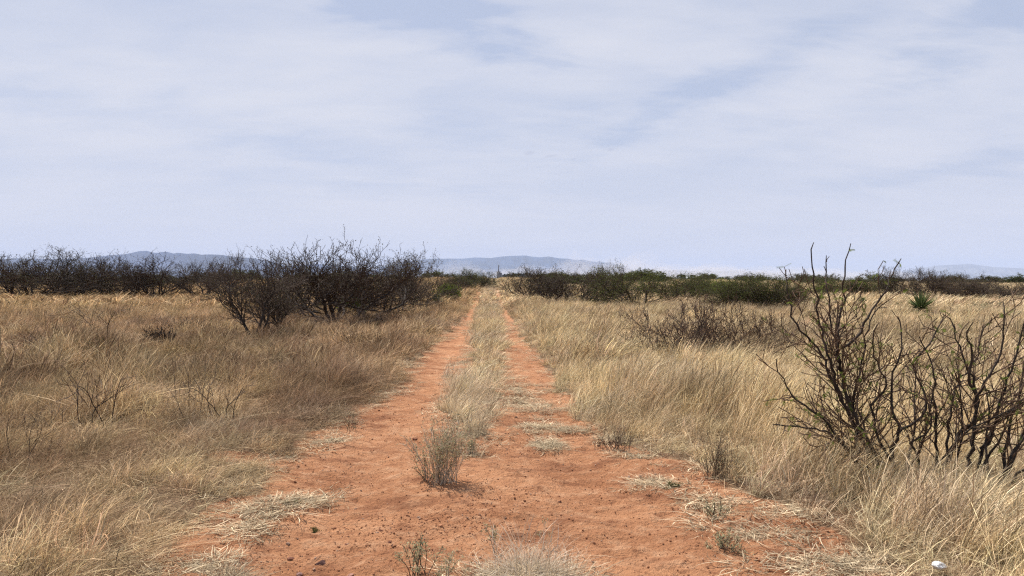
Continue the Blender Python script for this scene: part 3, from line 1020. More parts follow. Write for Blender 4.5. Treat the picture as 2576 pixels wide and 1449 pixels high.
G1 = 'mesquite shrubs beyond the grass left of the track'
G2 = 'mesquite shrubs beyond the grass right of the track'
SH = [
    ('vase3', 60, 750, 270, 632, 'some', 'dark mesquite shrub with leafy tips at the left edge of the photo', G1, 0.3),
    ('vase1', 165, 746, 210, 618, 'some', 'tall dark mesquite second from the left edge, long sprouts on top', G1, 1.9),
    ('vase2', 272, 748, 230, 632, 'sparse', 'dark bare mesquite with low branches sweeping right, third from the left edge', G1, 4.0),
    ('vase3', 395, 750, 230, 640, 'sparse', 'wide low bare mesquite in front of the left mountain range', G1, 2.5),
    ('arch1', 510, 748, 160, 650, 'sparse', 'thin trunked mesquite right of the wide low one', G1, 0.9),
    ('arch2', 580, 752, 190, 628, 'sparse', 'mesquite with leaning trunk left of the near forked one', G1, 5.1),
    ('small1', 640, 850, 150, 640, 'sparse', 'nearest slender forked mesquite left of the track, standing clear in the grass', G1, 1.2),
    ('small1', 702, 843, 110, 700, 'sparse', 'small crooked mesquite just right of the slender forked one', G1, 3.6),
    ('arch1', 845, 812, 360, 598, 'sparse', 'largest bare mesquite, tallest twigs against the sky', G1, 4.4),
    ('arch2', 900, 800, 400, 628, 'some', 'spreading mesquite with thick leaning trunk right of the tallest one', G1, 0.4),
    ('vase1', 740, 790, 260, 626, 'sparse', 'bare tangled mesquite behind the slender forked one', G1, 2.2),
    ('vase1', 985, 786, 210, 636, 'some', 'dense mesquite with low arching branches near the track', G1, 5.5),
    ('vase2', 1060, 772, 190, 640, 'some', 'dark mesquite nearest the left rut, twigs fanning over the pale mountains', G1, 3.0),
    ('thin1', 830, 826, 330, 770, None, 'low bare sweeping branches in front of the largest mesquite', G1, 0.7),
    ('vase3', 1200, 724, 90, 676, 'green', 'round green mesquite beside the track crest, left side', G1, 1.0),
    ('vase1', 1160, 728, 60, 690, 'green', 'small green mesquite left of the round one at the crest', G1, 2.7),
    ('vase2', 1130, 742, 60, 690, 'some', 'dark shrub between yucca and the round green mesquite', G1, 0.2),
    ('vase3', 1410, 768, 200, 672, 'some', 'wide vase shaped mesquite right of the track, first from the rut', G2, 0.0),
    ('vase1', 1335, 752, 120, 676, 'some', 'mesquite leaning left behind the first one right of the rut', G2, 1.4),
    ('arch1', 1532, 746, 110, 668, 'some', 'mesquite with a leaning trunk between two wide ones, right of the track', G2, 3.9),
    ('vase2', 1605, 776, 190, 668, 'some', 'dense dark mesquite with low crossing stems, second wide one right of the track', G2, 2.0),
    ('vase3', 1700, 752, 150, 690, 'green', 'low green tipped mesquite right of the second wide one', G2, 4.6),
    ('thin1', 1672, 898, 230, 738, None, 'bare reddish shrub in the golden grass, left of three thin ones', G2, 0.4),
    ('thin2', 1745, 914, 210, 728, 'sparse', 'bare twiggy shrub in the golden grass, middle of three thin ones', G2, 2.9),
    ('thin1', 1830, 912, 210, 742, 'sparse', 'bare twiggy shrub in the golden grass, right of three thin ones', G2, 4.2),
    ('thin2', 1930, 880, 150, 780, None, 'faint bare shrub behind the left side of the nearest mesquite', G2, 1.1),
    ('vase1', 1860, 776, 130, 695, 'green', 'bright green topped mesquite in the right half', G2, 5.9),
    ('vase3', 1940, 780, 160, 697, 'some', 'dark olive mesquite right of the bright green topped one', G2, 2.1),
    ('vase2', 2015, 778, 110, 702, 'some', 'low olive mesquite behind the tall sprouts', G2, 0.8),
    ('vase3', 2120, 748, 130, 698, 'green', 'low green mesquite seen between the tall sprouts of the nearest shrub', G2, 3.3),
    ('vase1', 2215, 746, 80, 704, 'some', 'small dark shrub left of the tall group above the yucca', G2, 5.0),
    ('vase2', 2290, 750, 120, 664, 'sparse', 'tall grey twigged mesquite directly behind the large yucca', G2, 1.7),
    ('vase1', 2360, 752, 130, 678, 'sparse', 'dark mesquite right of the tall grey twigged one', G2, 2.8),
    ('vase3', 2425, 748, 110, 690, 'sparse', 'dark bare mesquite where the far valley starts to show', G2, 4.9),
    ('vase3', 2490, 755, 150, 705, 'sparse', 'low wide dark mesquite second from the right edge', G2, 0.5),
    ('vase2', 2560, 748, 90, 706, 'sparse', 'dark low mesquite at the right edge of the photo', G2, 3.7),
]
for (kd, u, v, wp, vt, fo, lb, gr, rz) in SH:
    if gr == G2 and kd[:4] in ('vase', 'arch'):
        wp *= 1.22
        vt -= 5
        fo = 'some' if fo == 'sparse' else ('green' if u > 1600 and fo == 'some' else fo)
    shrub(kd, u, v, wp, vt, fo, lb, gr, rz, twigmat=M_twigd if kd.startswith('thin') else None)

G3 = 'bare saplings in the left grass'
for (kd, u, v, wp, vt, fo, lb, rz) in [
    ('sap1', 486, 1060, 90, 878, None, 'tall bare sapling in the left grass, nearest to the track but one', 0.3),
    ('sap2', 569, 1062, 130, 930, None, 'dark forked bare sapling in the left grass nearest the track', 1.3),
    ('sap2', 252, 1078, 170, 905, None, 'wide bare sapling in the left grass, in the middle of the group', 2.2),
    ('sap1', 53, 1165, 110, 1020, None, 'bare sapling at the far left, lowest in the photo', 4.2),
    ('sap2', 118, 1092, 110, 1010, None, 'small bare sapling right of the leftmost one', 5.2),
    ('sap2', 262, 846, 110, 752, 'green', 'green tipped sapling in the far left grass', 0.9),
    ('sap1', 90, 905, 120, 830, None, 'thin brown sapling near the left edge, higher up the slope of grass', 2.0),
    ('sap2', 30, 900, 100, 838, None, 'thin brown sapling touching the left edge', 3.4),
    ('sap2', 455, 838, 110, 790, None, 'low grey brushy sapling left of the slender forked mesquite', 0.1),
    ('sap1', 880, 890, 100, 830, None, 'thin sapling in front of the largest mesquite', 1.9),
    ('sap2', 1515, 860, 120, 810, None, 'sprawling bare sapling in golden grass right of the track', 4.8)]:
    shrub(kd, u, v, wp, vt, fo, lb, G3 if u < 1200 else 'bare saplings in the right grass', rz, name='bare_sapling', cat='sapling', twigmat=M_brush)

# far shrubs, hundreds of metres off
rg = random.Random(44)
for i in range(120):
    left = i % 2 == 0
    if left:
        u = rg.uniform(-60, 1215)
        dist = rg.uniform(105, 330)
    else:
        u = rg.uniform(1290, 2640)
        dist = rg.uniform(110, 420)
    p = at_dist(u, dist)
    hh = rg.uniform(1.4, 2.6)
    vt = HZ + (CAM_H - p.z - hh) * F / dist
    fo = rg.choice(['some', 'some', 'green'])
    zone = ('behind the shrubs at the left edge', 'under the jagged left mountains', 'behind the slender forked mesquite', 'behind the largest bare mesquite', 'near the crest left of the track')[min(4, max(0, int(u / 243)))] if left else \
        ('just right of the works building', 'behind the first two wide mesquites right of the rut', 'near the white shed', 'behind the tall sprouts of the nearest mesquite', 'behind the large yucca at the right')[min(4, int((u - 1290) / 270))]
    o = shrub(rg.choice(['far1', 'far2']), u, 0, rg.uniform(3.5, 6.5) * F / dist, vt, fo,
              ('green leafed' if fo == 'green' else 'small dark') + (' tall' if hh > 1.8 else ' low') + ' distant shrub ' + zone,
              'distant scrub left of the track' if left else 'distant scrub right of the track', rg.uniform(0, 6), dist=dist)

# low scrub on the valley floor beyond, too many to count
def far_scrub():
    rng = np.random.default_rng(3)
    n = 2600
    a = rng.uniform(-R(42), R(42), n)
    r = 430 * (3200 / 430) ** rng.uniform(0, 1, n)
    x, y = r * np.sin(a), r * np.cos(a)
    keep = fbm(x / 160, y / 160, 301, 3) > 0.42
    x, y, r = x[keep], y[keep], r[keep]
    n = len(x)
    ms = []
    for k in range(4):
        th = rng.uniform(0, 1, (260, 3))
        cc = rng.normal(0, 1, (260, 3)); cc /= np.linalg.norm(cc, axis=1, keepdims=True)
        cc *= rng.uniform(0.3, 1, (260, 1)) ** 0.5
        cc[:, 2] = np.abs(cc[:, 2]) * 0.9
        ms.append(leaves(rng, cc * np.array([1.0, 1.0, 0.9]), 1, 0.22, 0.02, M_conifer, 'far_bush', slim=0.7))
    p = np.stack([x, y, height(x, y) - 0.1], 1)
    s = rng.uniform(1.0, 2.2, n) * np.where(r > 1200, 1.5, 1)
    scl = np.stack([s * 1.6, s * 1.6, s * 0.8], 1)
    rot = np.stack([0 * s, 0 * s, rng.uniform(0, 6.28, n)], 1)
    scatter('scrub', p, rot, scl, rng.integers(0, 4, n), np.ones((n, 3)), source('far_bush', ms), 'dark scrub scattered over the valley floor at the horizon')


far_scrub()

# the nearest mesquites at lower right, stems traced as they stand
def q5(pts):
    return [(1869 + a * 0.603, 575 + b * 0.603) for a, b in pts]


HERO = [
    (0, 6.05, 0.0, 0.021, [(600, 1120), (590, 1040), (530, 900), (470, 790), (410, 620), (400, 500), (395, 400), (415, 300), (420, 200), (430, 130), (450, 62)]),
    (0, 6.10, 0.25, 0.018, [(590, 1110), (500, 890), (440, 770), (360, 610), (345, 550), (290, 470), (220, 400), (200, 330), (185, 260), (180, 170)]),
    (0, 6.00, -0.2, 0.012, [(440, 770), (385, 640), (350, 520), (330, 430), (305, 330), (300, 250), (290, 130), (295, 58)]),
    (0, 5.9, -0.3, 0.012, [(520, 1130), (480, 990), (400, 880), (330, 790), (250, 740), (190, 680), (150, 600), (140, 545)]),
    (0, 5.8, -0.4, 0.007, [(530, 1020), (400, 880), (300, 835), (200, 825), (125, 818)]),
    (0, 6.1, 0.3, 0.011, [(410, 500), (470, 460), (500, 400), (540, 340), (590, 260), (630, 190), (660, 125)]),
    (0, 6.15, 0.2, 0.009, [(410, 620), (395, 520), (375, 430), (360, 330), (345, 250), (350, 180), (348, 112)]),
    (0, 6.1, 0.1, 0.014, [(560, 1120), (505, 1065), (470, 980), (475, 870), (455, 740), (480, 640), (500, 520), (520, 420), (560, 330), (600, 330)]),
    (1, 6.0, 0.0, 0.017, [(690, 1120), (640, 1030), (625, 920), (650, 850), (630, 760), (618, 680), (630, 600), (660, 500), (665, 420), (645, 365)]),
    (1, 6.1, 0.2, 0.011, [(650, 850), (740, 785), (765, 720), (735, 650), (715, 560), (780, 480), (840, 360)]),
    (1, 5.9, -0.3, 0.010, [(640, 1000), (560, 860), (540, 740), (600, 650), (560, 560), (540, 480), (560, 400)]),
    (1, 5.8, -0.3, 0.009, [(690, 1100), (740, 1000), (700, 900), (760, 860), (790, 780), (740, 700)]),
    (2, 6.2, 0.1, 0.020, [(790, 1130), (800, 1040), (850, 960), (900, 860), (965, 790), (972, 680), (930, 560), (890, 460), (870, 380), (832, 355)]),
    (2, 6.2, -0.2, 0.014, [(800, 1040), (812, 900), (800, 740), (795, 620), (780, 540), (735, 450)]),
    (2, 6.3, 0.3, 0.011, [(850, 960), (860, 820), (870, 720), (900, 640), (960, 560), (1000, 450), (1040, 370)]),
    (3, 6.0, 0.0, 0.021, [(930, 1170), (938, 1080), (942, 950), (965, 860), (980, 700), (1010, 640), (1075, 520), (1085, 400), (1085, 305)]),
    (3, 6.1, 0.2, 0.019, [(940, 1150), (960, 1060), (1000, 920), (1050, 820), (1110, 760), (1190, 720), (1260, 700)]),
    (3, 6.0, -0.2, 0.014, [(1000, 920), (1040, 850), (1085, 700), (1130, 560), (1170, 420), (1200, 330)]),
    (3, 5.9, -0.3, 0.012, [(975, 700), (940, 620), (960, 520), (930, 440), (960, 390)]),
    (4, 5.7, 0.0, 0.022, [(1040, 1180), (1070, 1080), (1110, 960), (1180, 860), (1260, 760)]),
    (4, 5.8, 0.3, 0.015, [(1050, 1150), (1090, 1000), (1100, 860), (1150, 700), (1180, 560), (1170, 420)]),
    (4, 5.6, -0.2, 0.013, [(1080, 1100), (1150, 1020), (1230, 980), (1300, 900)]),
]
HLAB = ['nearest dark mesquite at lower right, tall sprouts rising above the horizon', 'dark mesquite stem group in the middle of the near right thicket',
        'dark mesquite forking like a fan right of the middle stem group', 'thick stemmed mesquite with arching limbs near the right edge',
        'thick leaning mesquite cut off by the right edge of the photo']


def hero():
    rg = random.Random(9)
    rng = np.random.default_rng(9)
    P = dict(step=(0.07, 0.06, 0.05, 0.05), zig=0.17, up=0.07, floor=0.1, taper=0.45, rmin=0.0034, clear=(0.08, 0.1, 0.1),
             kids=(0.85, 0.5, 0.2), ang=(0.45, 0.95), ratio=(0.4, 0.7), thin=0.62)
    P2 = dict(step=(0.09, 0.07, 0.06, 0.05), zig=0.15, up=0.06, floor=0.1, taper=0.25, rmin=0.0034, clear=(0.25, 0.1, 0.1), kids=(0.8, 0.7, 0.4), ang=(0.4, 0.9), ratio=(0.4, 0.65), thin=0.6)
    for h in range(5):
        bases = [s for s in HERO if s[0] == h]
        u0, v0 = q5([bases[0][4][0]])[0]
        d0 = bases[0][1]
        b = at_depth(u0, v0, d0)
        gz = float(height(b[0], b[1]))
        org = Vector((b[0], b[1], gz))
        root = empty('mesquite_shrub', org, HLAB[h], 'shrub', 'near mesquites at lower right')
        tips_all = []
        for (_, dd, slope, r0, pts) in bases:
            uv = q5(pts)
            n = len(uv)
            ctrl = []
            for i, (u, v) in enumerate(uv):
                f = i / (n - 1)
                p = at_depth(u, v, dd + slope * f + (rg.uniform(-0.04, 0.04) if i else 0))
                ctrl.append(p)
            if pts[0][1] > 1090:
                ctrl[0][2] = gz - 0.05
            # dense polyline with zigzag nodes
            fine, rad = [], []
            tot = sum(np.linalg.norm(ctrl[i + 1] - ctrl[i]) for i in range(n - 1))
            acc = 0
            for i in range(n - 1):
                a, c = ctrl[i], ctrl[i + 1]
                L = np.linalg.norm(c - a)
                m = max(1, int(L / 0.055))
                for k in range(m):
                    f = (acc + L * k / m) / tot
                    j = rg.gauss(0, 0.008)
                    pm, pn = ctrl[max(i - 1, 0)], ctrl[min(i + 2, n - 1)]
                    s_ = k / m
                    q = 0.5 * (2 * a + (c - pm) * s_ + (2 * pm - 5 * a + 4 * c - pn) * s_ ** 2 + (3 * a - pm - 3 * c + pn) * s_ ** 3) + np.array([j, rg.gauss(0, 0.008), rg.gauss(0, 0.005)])
                    fine.append(tuple(q - np.array(org)))
                    rad.append((r0 * 0.64 * (1 - f) ** 1.1 + 0.0040) * (1 + 0.18 * rg.random()))
                acc += L
            fine.append(tuple(ctrl[-1] - np.array(org))); rad.append(0.003)
            st, tw = Wood(), Wood()
            st.chain(fine, rad)
            nn = len(fine)
            for i in range(3, nn - 1):
                f = i / nn
                dirn = (Vector(fine[min(i + 1, nn - 1)]) - Vector(fine[i - 1])).normalized()
                # buds and spurs
                if rad[i] < 0.012 and rg.random() < 0.75:
                    e = rdir(rg, dirn, rg.uniform(0.9, 1.5))
                    q = Vector(fine[i])
                    tw.chain([tuple(q), tuple(q + e * 0.012)], [rad[i] * 0.9 + 0.002, 0.003])
                tall = fine[i][2] > 1.45
                if f > 0.12 and rg.random() < (0.52 if not tall else 0.14):
                    ll = tot * rg.uniform(0.16, 0.42) * (1.05 - 0.75 * f) * (0.35 if tall else 1)
                    grow(rg, [tw], fine[i], rdir(rg, dirn, rg.uniform(0.45, 0.95)), ll, max(0.004, rad[i] * 0.6), 0, 2 if ll > 0.3 else 1, P)
            so_ = obj('stem', st.mesh('stem', M_bark, 7), root)
            if tw.P:
                obj('twig_crown', tw.mesh('twig_crown', M_twigl, 4), so_)
                tips_all += tw.tips
        for k in range((1, 2, 1, 1, 2)[h]):
            az = 2 * PI * (k + rg.uniform(-0.3, 0.3)) / 5
            inc = R(rg.uniform(12, 42))
            st, tw = Wood(), Wood()
            grow(rg, [st, tw], (math.cos(az) * 0.1, math.sin(az) * 0.1, -0.04), Vector((math.cos(az) * math.sin(inc), math.sin(az) * math.sin(inc), math.cos(inc))), rg.uniform(0.7, 1.1), rg.uniform(0.010, 0.014), 0, 2, P2)
            so_ = obj('stem', st.mesh('stem', M_bark, 7), root)
            obj('twig_crown', tw.mesh('twig_crown', M_twigl, 4), so_)
            tips_all += tw.tips
        # feathery new leaves: a rachis of narrow leaflets hanging at some tips
        Vv, Ff = [], []
        for tp in tips_all:
            if rng.uniform() > 0.22:
                continue
            for _ in range(rng.integers(1, 4)):
                ax = rng.normal(0, 1, 3); ax[2] -= 0.3; ax /= np.linalg.norm(ax)
                sd_ = np.cross(ax, rng.normal(0, 1, 3)); sd_ /= np.linalg.norm(sd_)
                ln = rng.uniform(0.025, 0.06)
                for k in range(7):
                    for sg in (-1, 1):
                        c = np.array(tp) + ax * ln * (k + 1) / 7
                        e = (sd_ * sg + ax * 0.5) * 0.011
                        wv = ax * 0.0022
                        b0 = len(Vv)
                        Vv += [c - wv, c + e - wv * 0.3, c + e + wv * 0.3, c + wv]
                        Ff.append((b0, b0 + 1, b0 + 2, b0 + 3))
        if Ff:
            obj('foliage', mesh_np('foliage', np.array(Vv), np.array(Ff), M_leaf2), root)


hero()

# ------------------------------------------------------------------ yuccas
def yucca(u, v, wpx, hpx, label, seed, upright=False, n=150, group='yuccas in the grass'):
    rng = np.random.default_rng(seed)
    p, t_ = ground_hit(u, v)
    rad = wpx * 0.5 * t_ / F
    H = hpx * t_ / F
    root = empty('yucca', (p.x, p.y, p.z), label, 'yucca', group)

    def rosette(n, lo, hi, L, wd, cz, mat, name, droop):
        Vv, Ff = [], []
        for i in range(n):
            az = rng.uniform(0, 2 * PI)
            el = math.asin(rng.uniform(math.sin(lo), math.sin(hi)))
            d = np.array([math.cos(az) * math.cos(el), math.sin(az) * math.cos(el), math.sin(el)])
            sd_ = np.cross(d, (0, 0, 1)) + 1e-6; sd_ /= np.linalg.norm(sd_)
            l = L * rng.uniform(0.75, 1.08)
            c0 = np.array([0, 0, cz]) + d * 0.04
            b0 = len(Vv)
            for k, (f, wf) in enumerate(((0, 0.7), (0.35, 1.0), (0.7, 0.6), (1.0, 0.04))):
                c = c0 + d * l * f + np.array([0, 0, -droop * l * f * f])
                c[2] = max(c[2], 0.02)
                Vv += [c - sd_ * wd * wf, c + sd_ * wd * wf]
                if k:
                    Ff.append((b0 + 2 * k - 2, b0 + 2 * k - 1, b0 + 2 * k + 1, b0 + 2 * k))
        return obj(name, mesh_np(name, np.array(Vv), np.array(Ff), mat), root)
    if upright:
        rosette(n, R(58), R(89), H, 0.006, 0.0, M_yucca, 'leaf_rosette', 0.02)
        rosette(10, R(20), R(60), H * 0.5, 0.006, 0.0, M_yuccad, 'dead_leaf_skirt', 0.3)
    else:
        rosette(n, R(-28), R(88), rad, 0.021 * max(1, rad / 0.6), H - rad, M_yucca, 'leaf_rosette', 0.04)
        rosette(n // 3, R(-75), R(-15), rad * 0.75, 0.012, H - rad, M_yuccad, 'dead_leaf_skirt', 0.2)


yucca(2316, 800, 104, 74, 'large round yucca with spiky leaves in the golden grass, at the right', 1, n=260)
yucca(2170, 768, 36, 26, 'small yucca left of the large one, farther off', 2, n=120)
yucca(2258, 776, 32, 20, 'small low yucca just left of the large round one', 3, n=110)
yucca(1098, 772, 46, 34, 'spiky yucca under the dark mesquites beside the left rut', 4, n=200)
yucca(2092, 1195, 60, 96, 'narrow upright yucca leaves left of the nearest mesquite stems', 5, True, 26)
yucca(2050, 770, 30, 20, 'small yucca behind the tall sprouts', 6, n=100)


# ------------------------------------------------------------------ small leafy bushes and weeds
def bushlet(name, u, v, wpx, hpx, label, cat, seed, nst, mat_leaf, mat_stem, leafn, leafsz, group=None, rs=0.0022, incl=(3, 35), low=0.1, curve=0.12):
    rng = np.random.default_rng(seed); rg = random.Random(seed)
    p, t_ = ground_hit(u, v)
    H = hpx * t_ / F
    Wd = wpx * t_ / F
    root = empty(name, (p.x, p.y, float(height(p.x, p.y, True)) - 0.01), label, cat, group)
    wd_ = Wood()
    spots = []
    for i in range(nst):
        az = rg.uniform(0, 2 * PI)
        inc = R(rg.uniform(*incl))
        d = Vector((math.cos(az) * math.sin(inc), math.sin(az) * math.sin(inc), math.cos(inc)))
        q = Vector((rg.gauss(0, Wd * 0.16), rg.gauss(0, Wd * 0.12), 0))
        L = H * rg.uniform(0.55, 1.02)
        pts, rad = [tuple(q)], [rs * 1.5]
        m = 7
        for k in range(m):
            d = rdir(rg, d, abs(rg.gauss(0, curve)))
            q = q + d * L / m
            pts.append(tuple(q)); rad.append(rs * (1.4 - 0.9 * k / m))
            if k / m > low:
                for _ in range(2):
                    if rg.random() < 0.6:
                        e = rdir(rg, d, rg.uniform(0.4, 0.9))
                        ll = L * rg.uniform(0.08, 0.22)
                        wd_.chain([tuple(q), tuple(q + e * ll)], [rs * 0.8, rs * 0.5])
                        spots.append(tuple(q + e * ll))
                spots.append(tuple(q))
        wd_.chain(pts, rad)
    obj('stem', wd_.mesh('stem', mat_stem, 3), root)
    if mat_leaf:
        obj('foliage', leaves(rng, spots, leafn, leafsz, leafsz * 1.2, mat_leaf, 'foliage', slim=0.35), root)
    return root


bushlet('low_bush', 1112, 1212, 118, 158, 'grey green leafy bush growing in the middle of the track', 'bush', 1, 80, M_weed, M_greystraw, 3, 0.009, low=0.3)
bushlet('low_bush', 1074, 1216, 40, 74, 'small thin green bush at the left foot of the grey green bush', 'bush', 2, 9, M_weed, M_brush, 3, 0.009)
bushlet('low_bush', 1130, 1130, 60, 60, 'grey leafy bush behind the larger one in the middle of the track', 'bush', 12, 22, M_weed, M_greystraw, 2, 0.009)
bushlet('weed', 1062, 1440, 90, 100, 'green leafed weed sprouting left of the foreground grass clump', 'weed', 3, 12, M_weed, M_brush, 5, 0.009, low=0.35)
bushlet('weed', 1120, 1470, 70, 96, 'thin green weed touching the left side of the foreground grass clump', 'weed', 4, 8, M_weed, M_greystraw, 4, 0.008, low=0.4)
bushlet('weed', 1240, 1380, 26, 86, 'tall green tipped weed rising at the left of the foreground grass clump', 'weed', 5, 4, M_weed, M_greystraw, 5, 0.008, low=0.4, incl=(0, 12))
bushlet('weed', 1366, 1380, 20, 86, 'tall thin weed rising behind the foreground grass clump', 'weed', 6, 3, M_weed, M_greystraw, 5, 0.007, low=0.6, incl=(0, 12))
bushlet('weed', 1690, 1228, 50, 20, 'tiny green weed on the soil by the right edge of the track', 'weed', 7, 10, M_leaf, M_brush, 4, 0.008, incl=(30, 80))
bushlet('weed', 1805, 1300, 60, 60, 'brown stalked green weed at the right edge of the track', 'weed', 8, 10, M_weed, M_brush, 4, 0.007)
bushlet('weed', 1820, 1380, 110, 60, 'low sprawling green weed on the red soil at the right', 'weed', 9, 14, M_weed, M_brush, 4, 0.008, incl=(20, 70))
bushlet('weed', 735, 1268, 60, 22, 'flat green weed in straw at the left edge of the track', 'weed', 10, 12, M_leaf, M_greystraw, 4, 0.007, incl=(35, 80))
bushlet('weed', 797, 1336, 40, 18, 'tiny green sprout on bare soil left of the pebbles', 'weed', 11, 8, M_leaf, M_brush, 4, 0.006, incl=(30, 80))
bushlet('weed', 880, 1082, 36, 50, 'thin brown weed on bare soil beside the left rut', 'weed', 13, 7, M_weed, M_brush, 2, 0.007)
bushlet('weed', 1188, 1136, 44, 40, 'small grey green weed right of the grey green bush', 'weed', 14, 14, M_weed, M_greystraw, 3, 0.008)
bushlet('brown_brush', 1545, 1130, 110, 60, 'low brown brushy plant at the right edge of the track', 'brush', 15, 40, None, M_brush, 0, 0, incl=(5, 60), rs=0.0018)
bushlet('brown_brush', 1800, 1205, 110, 110, 'brown stalky plant standing in grass right of the track', 'brush', 16, 50, M_weed, M_brush, 1, 0.006, incl=(3, 45), rs=0.0018)
bushlet('brown_brush', 397, 862, 110, 42, 'very dark low brush clump in the left grass', 'brush', 17, 120, None, M_bark, 0, 0, incl=(5, 75), rs=0.006)
bushlet('brown_brush', 480, 835, 110, 46, 'brown brush clump right of the very dark one', 'brush', 18, 90, None, M_brush, 0, 0, incl=(5, 65), rs=0.005)
bushlet('green_bush', 1128, 760, 66, 44, 'yellow green bush behind the yucca beside the left rut', 'bush', 19, 110, M_leaf2, M_brush, 5, 0.06, incl=(3, 45), rs=0.01)
bushlet('green_bush', 235, 905, 60, 50, 'pale green weed bush in the left grass', 'bush', 20, 40, M_leaf, M_brush, 3, 0.02, incl=(3, 50), rs=0.003)
bushlet('green_bush', 885, 800, 60, 50, 'bright green bush at the foot of the spreading mesquite', 'bush', 21, 60, M_leaf2, M_brush, 5, 0.045, incl=(3, 45), rs=0.006)
bushlet('green_bush', 1770, 742, 90, 34, 'yellow green bush between the mesquites right of the track', 'bush', 22, 90, M_leaf2, M_brush, 5, 0.08, incl=(3, 55), rs=0.01)
bushlet('green_bush', 1815, 748, 70, 42, 'round yellow green bush left of the bright green topped mesquite', 'bush', 23, 80, M_leaf2, M_brush, 5, 0.08, incl=(3, 55), rs=0.01)
bushlet('grey_bush', 2470, 786, 110, 28, 'sparse grey green bush in golden grass right of the large yucca', 'bush', 24, 40, M_weed, M_brush, 3, 0.03, incl=(3, 60), rs=0.005)
bushlet('grey_bush', 2540, 800, 70, 26, 'sparse grey green bush near the right edge', 'bush', 25, 26, M_weed, M_brush, 3, 0.03, incl=(3, 60), rs=0.005)


# ------------------------------------------------------------------ single dry grass clumps
def clump(u, v, wpx, hpx, label, seed, n, mats, flat=0.35, wid=0.0035):
    rng = np.random.default_rng(seed)
    p, t_ = ground_hit(u, v)
    Wd, H = wpx * t_ / F, hpx * t_ / F
    root = empty('grass_clump', (p.x, p.y, float(height(p.x, p.y, True))), label, 'grass clump', 'single dry grass clumps on the track')
    va, qa = blades(rng, n, H * 0.2, H, wid, 0.1, 0.5, Wd * 0.3, 0.16, 6)
    obj('stalks', mesh_np('stalks', va, qa, mats[0]), root)
    vb, qb = blades(rng, int(n * 3), Wd * 0.16, Wd * 0.42, wid, 0.1, 1.5, Wd * 0.34, 0.7, 6)
    vb[:, 2] = vb[:, 2] * flat + 0.004
    obj('fallen_blades', mesh_np('fallen_blades', vb, qb, mats[1]), root)


clump(1325, 1452, 280, 165, 'grey dead grass clump with fallen straw at the bottom edge, centre', 1, 280, (M_greystraw, M_greystraw), 0.5, 0.0024)
clump(1420, 1478, 180, 110, 'matted pale straw clump at the right of the bottom centre clump', 2, 180, (M_straw, M_greystraw), 0.5, 0.0026)
clump(1128, 946, 40, 46, 'single tuft of dry grass in the left rut', 3, 60, (M_greystraw, M_straw), 0.3, 0.006)
clump(1150, 918, 70, 24, 'pale flattened grass tuft between left rut and centre strip', 4, 40, (M_straw, M_straw), 0.3, 0.006)
clump(560, 1465, 190, 60, 'flattened straw clump at the bottom edge, left of the bare soil', 5, 120, (M_straw, M_straw), 0.4)
clump(1195, 1096, 90, 76, 'thick dry grass tuft ending the centre strip', 6, 130, (M_straw, M_straw), 0.5, 0.005)

# white scrap at lower right: crumpled thin plastic
def scrap():
    import bmesh
    p, t_ = ground_hit(2362, 1446)
    m, t = newmat('white_plastic')
    g = t.n('ShaderNodeTexCoord')
    n = t.noise(g.outputs['Object'], 30, 3)
    out(t, principled(t, t.mix(t.ss(n, 0.4, 0.65), (0.70, 0.70, 0.70, 1), (0.42, 0.40, 0.38, 1)), 0.45, None, 0.4))
    bm = bmesh.new()
    bmesh.ops.create_icosphere(bm, subdivisions=4, radius=0.036)
    rg = random.Random(3)
    from mathutils import noise as mn
    for v in bm.verts:
        k = mn.ridged_multi_fractal(v.co * 28, 1, 2, 3, 0.9, 2) if hasattr(mn, 'ridged_multi_fractal') else mn.noise(v.co * 40)
        v.co *= 0.72 + 0.22 * k
        v.co.x *= 1.1; v.co.z *= 0.6
    me = bpy.data.meshes.new('scrap'); bm.to_mesh(me); bm.free()
    me.materials.append(m)
    o = obj('plastic_scrap', me, label='crumpled white plastic scrap in the grass at the lower right edge', cat='litter')
    o.location = (p.x, p.y, p.z + 0.05)


scrap()

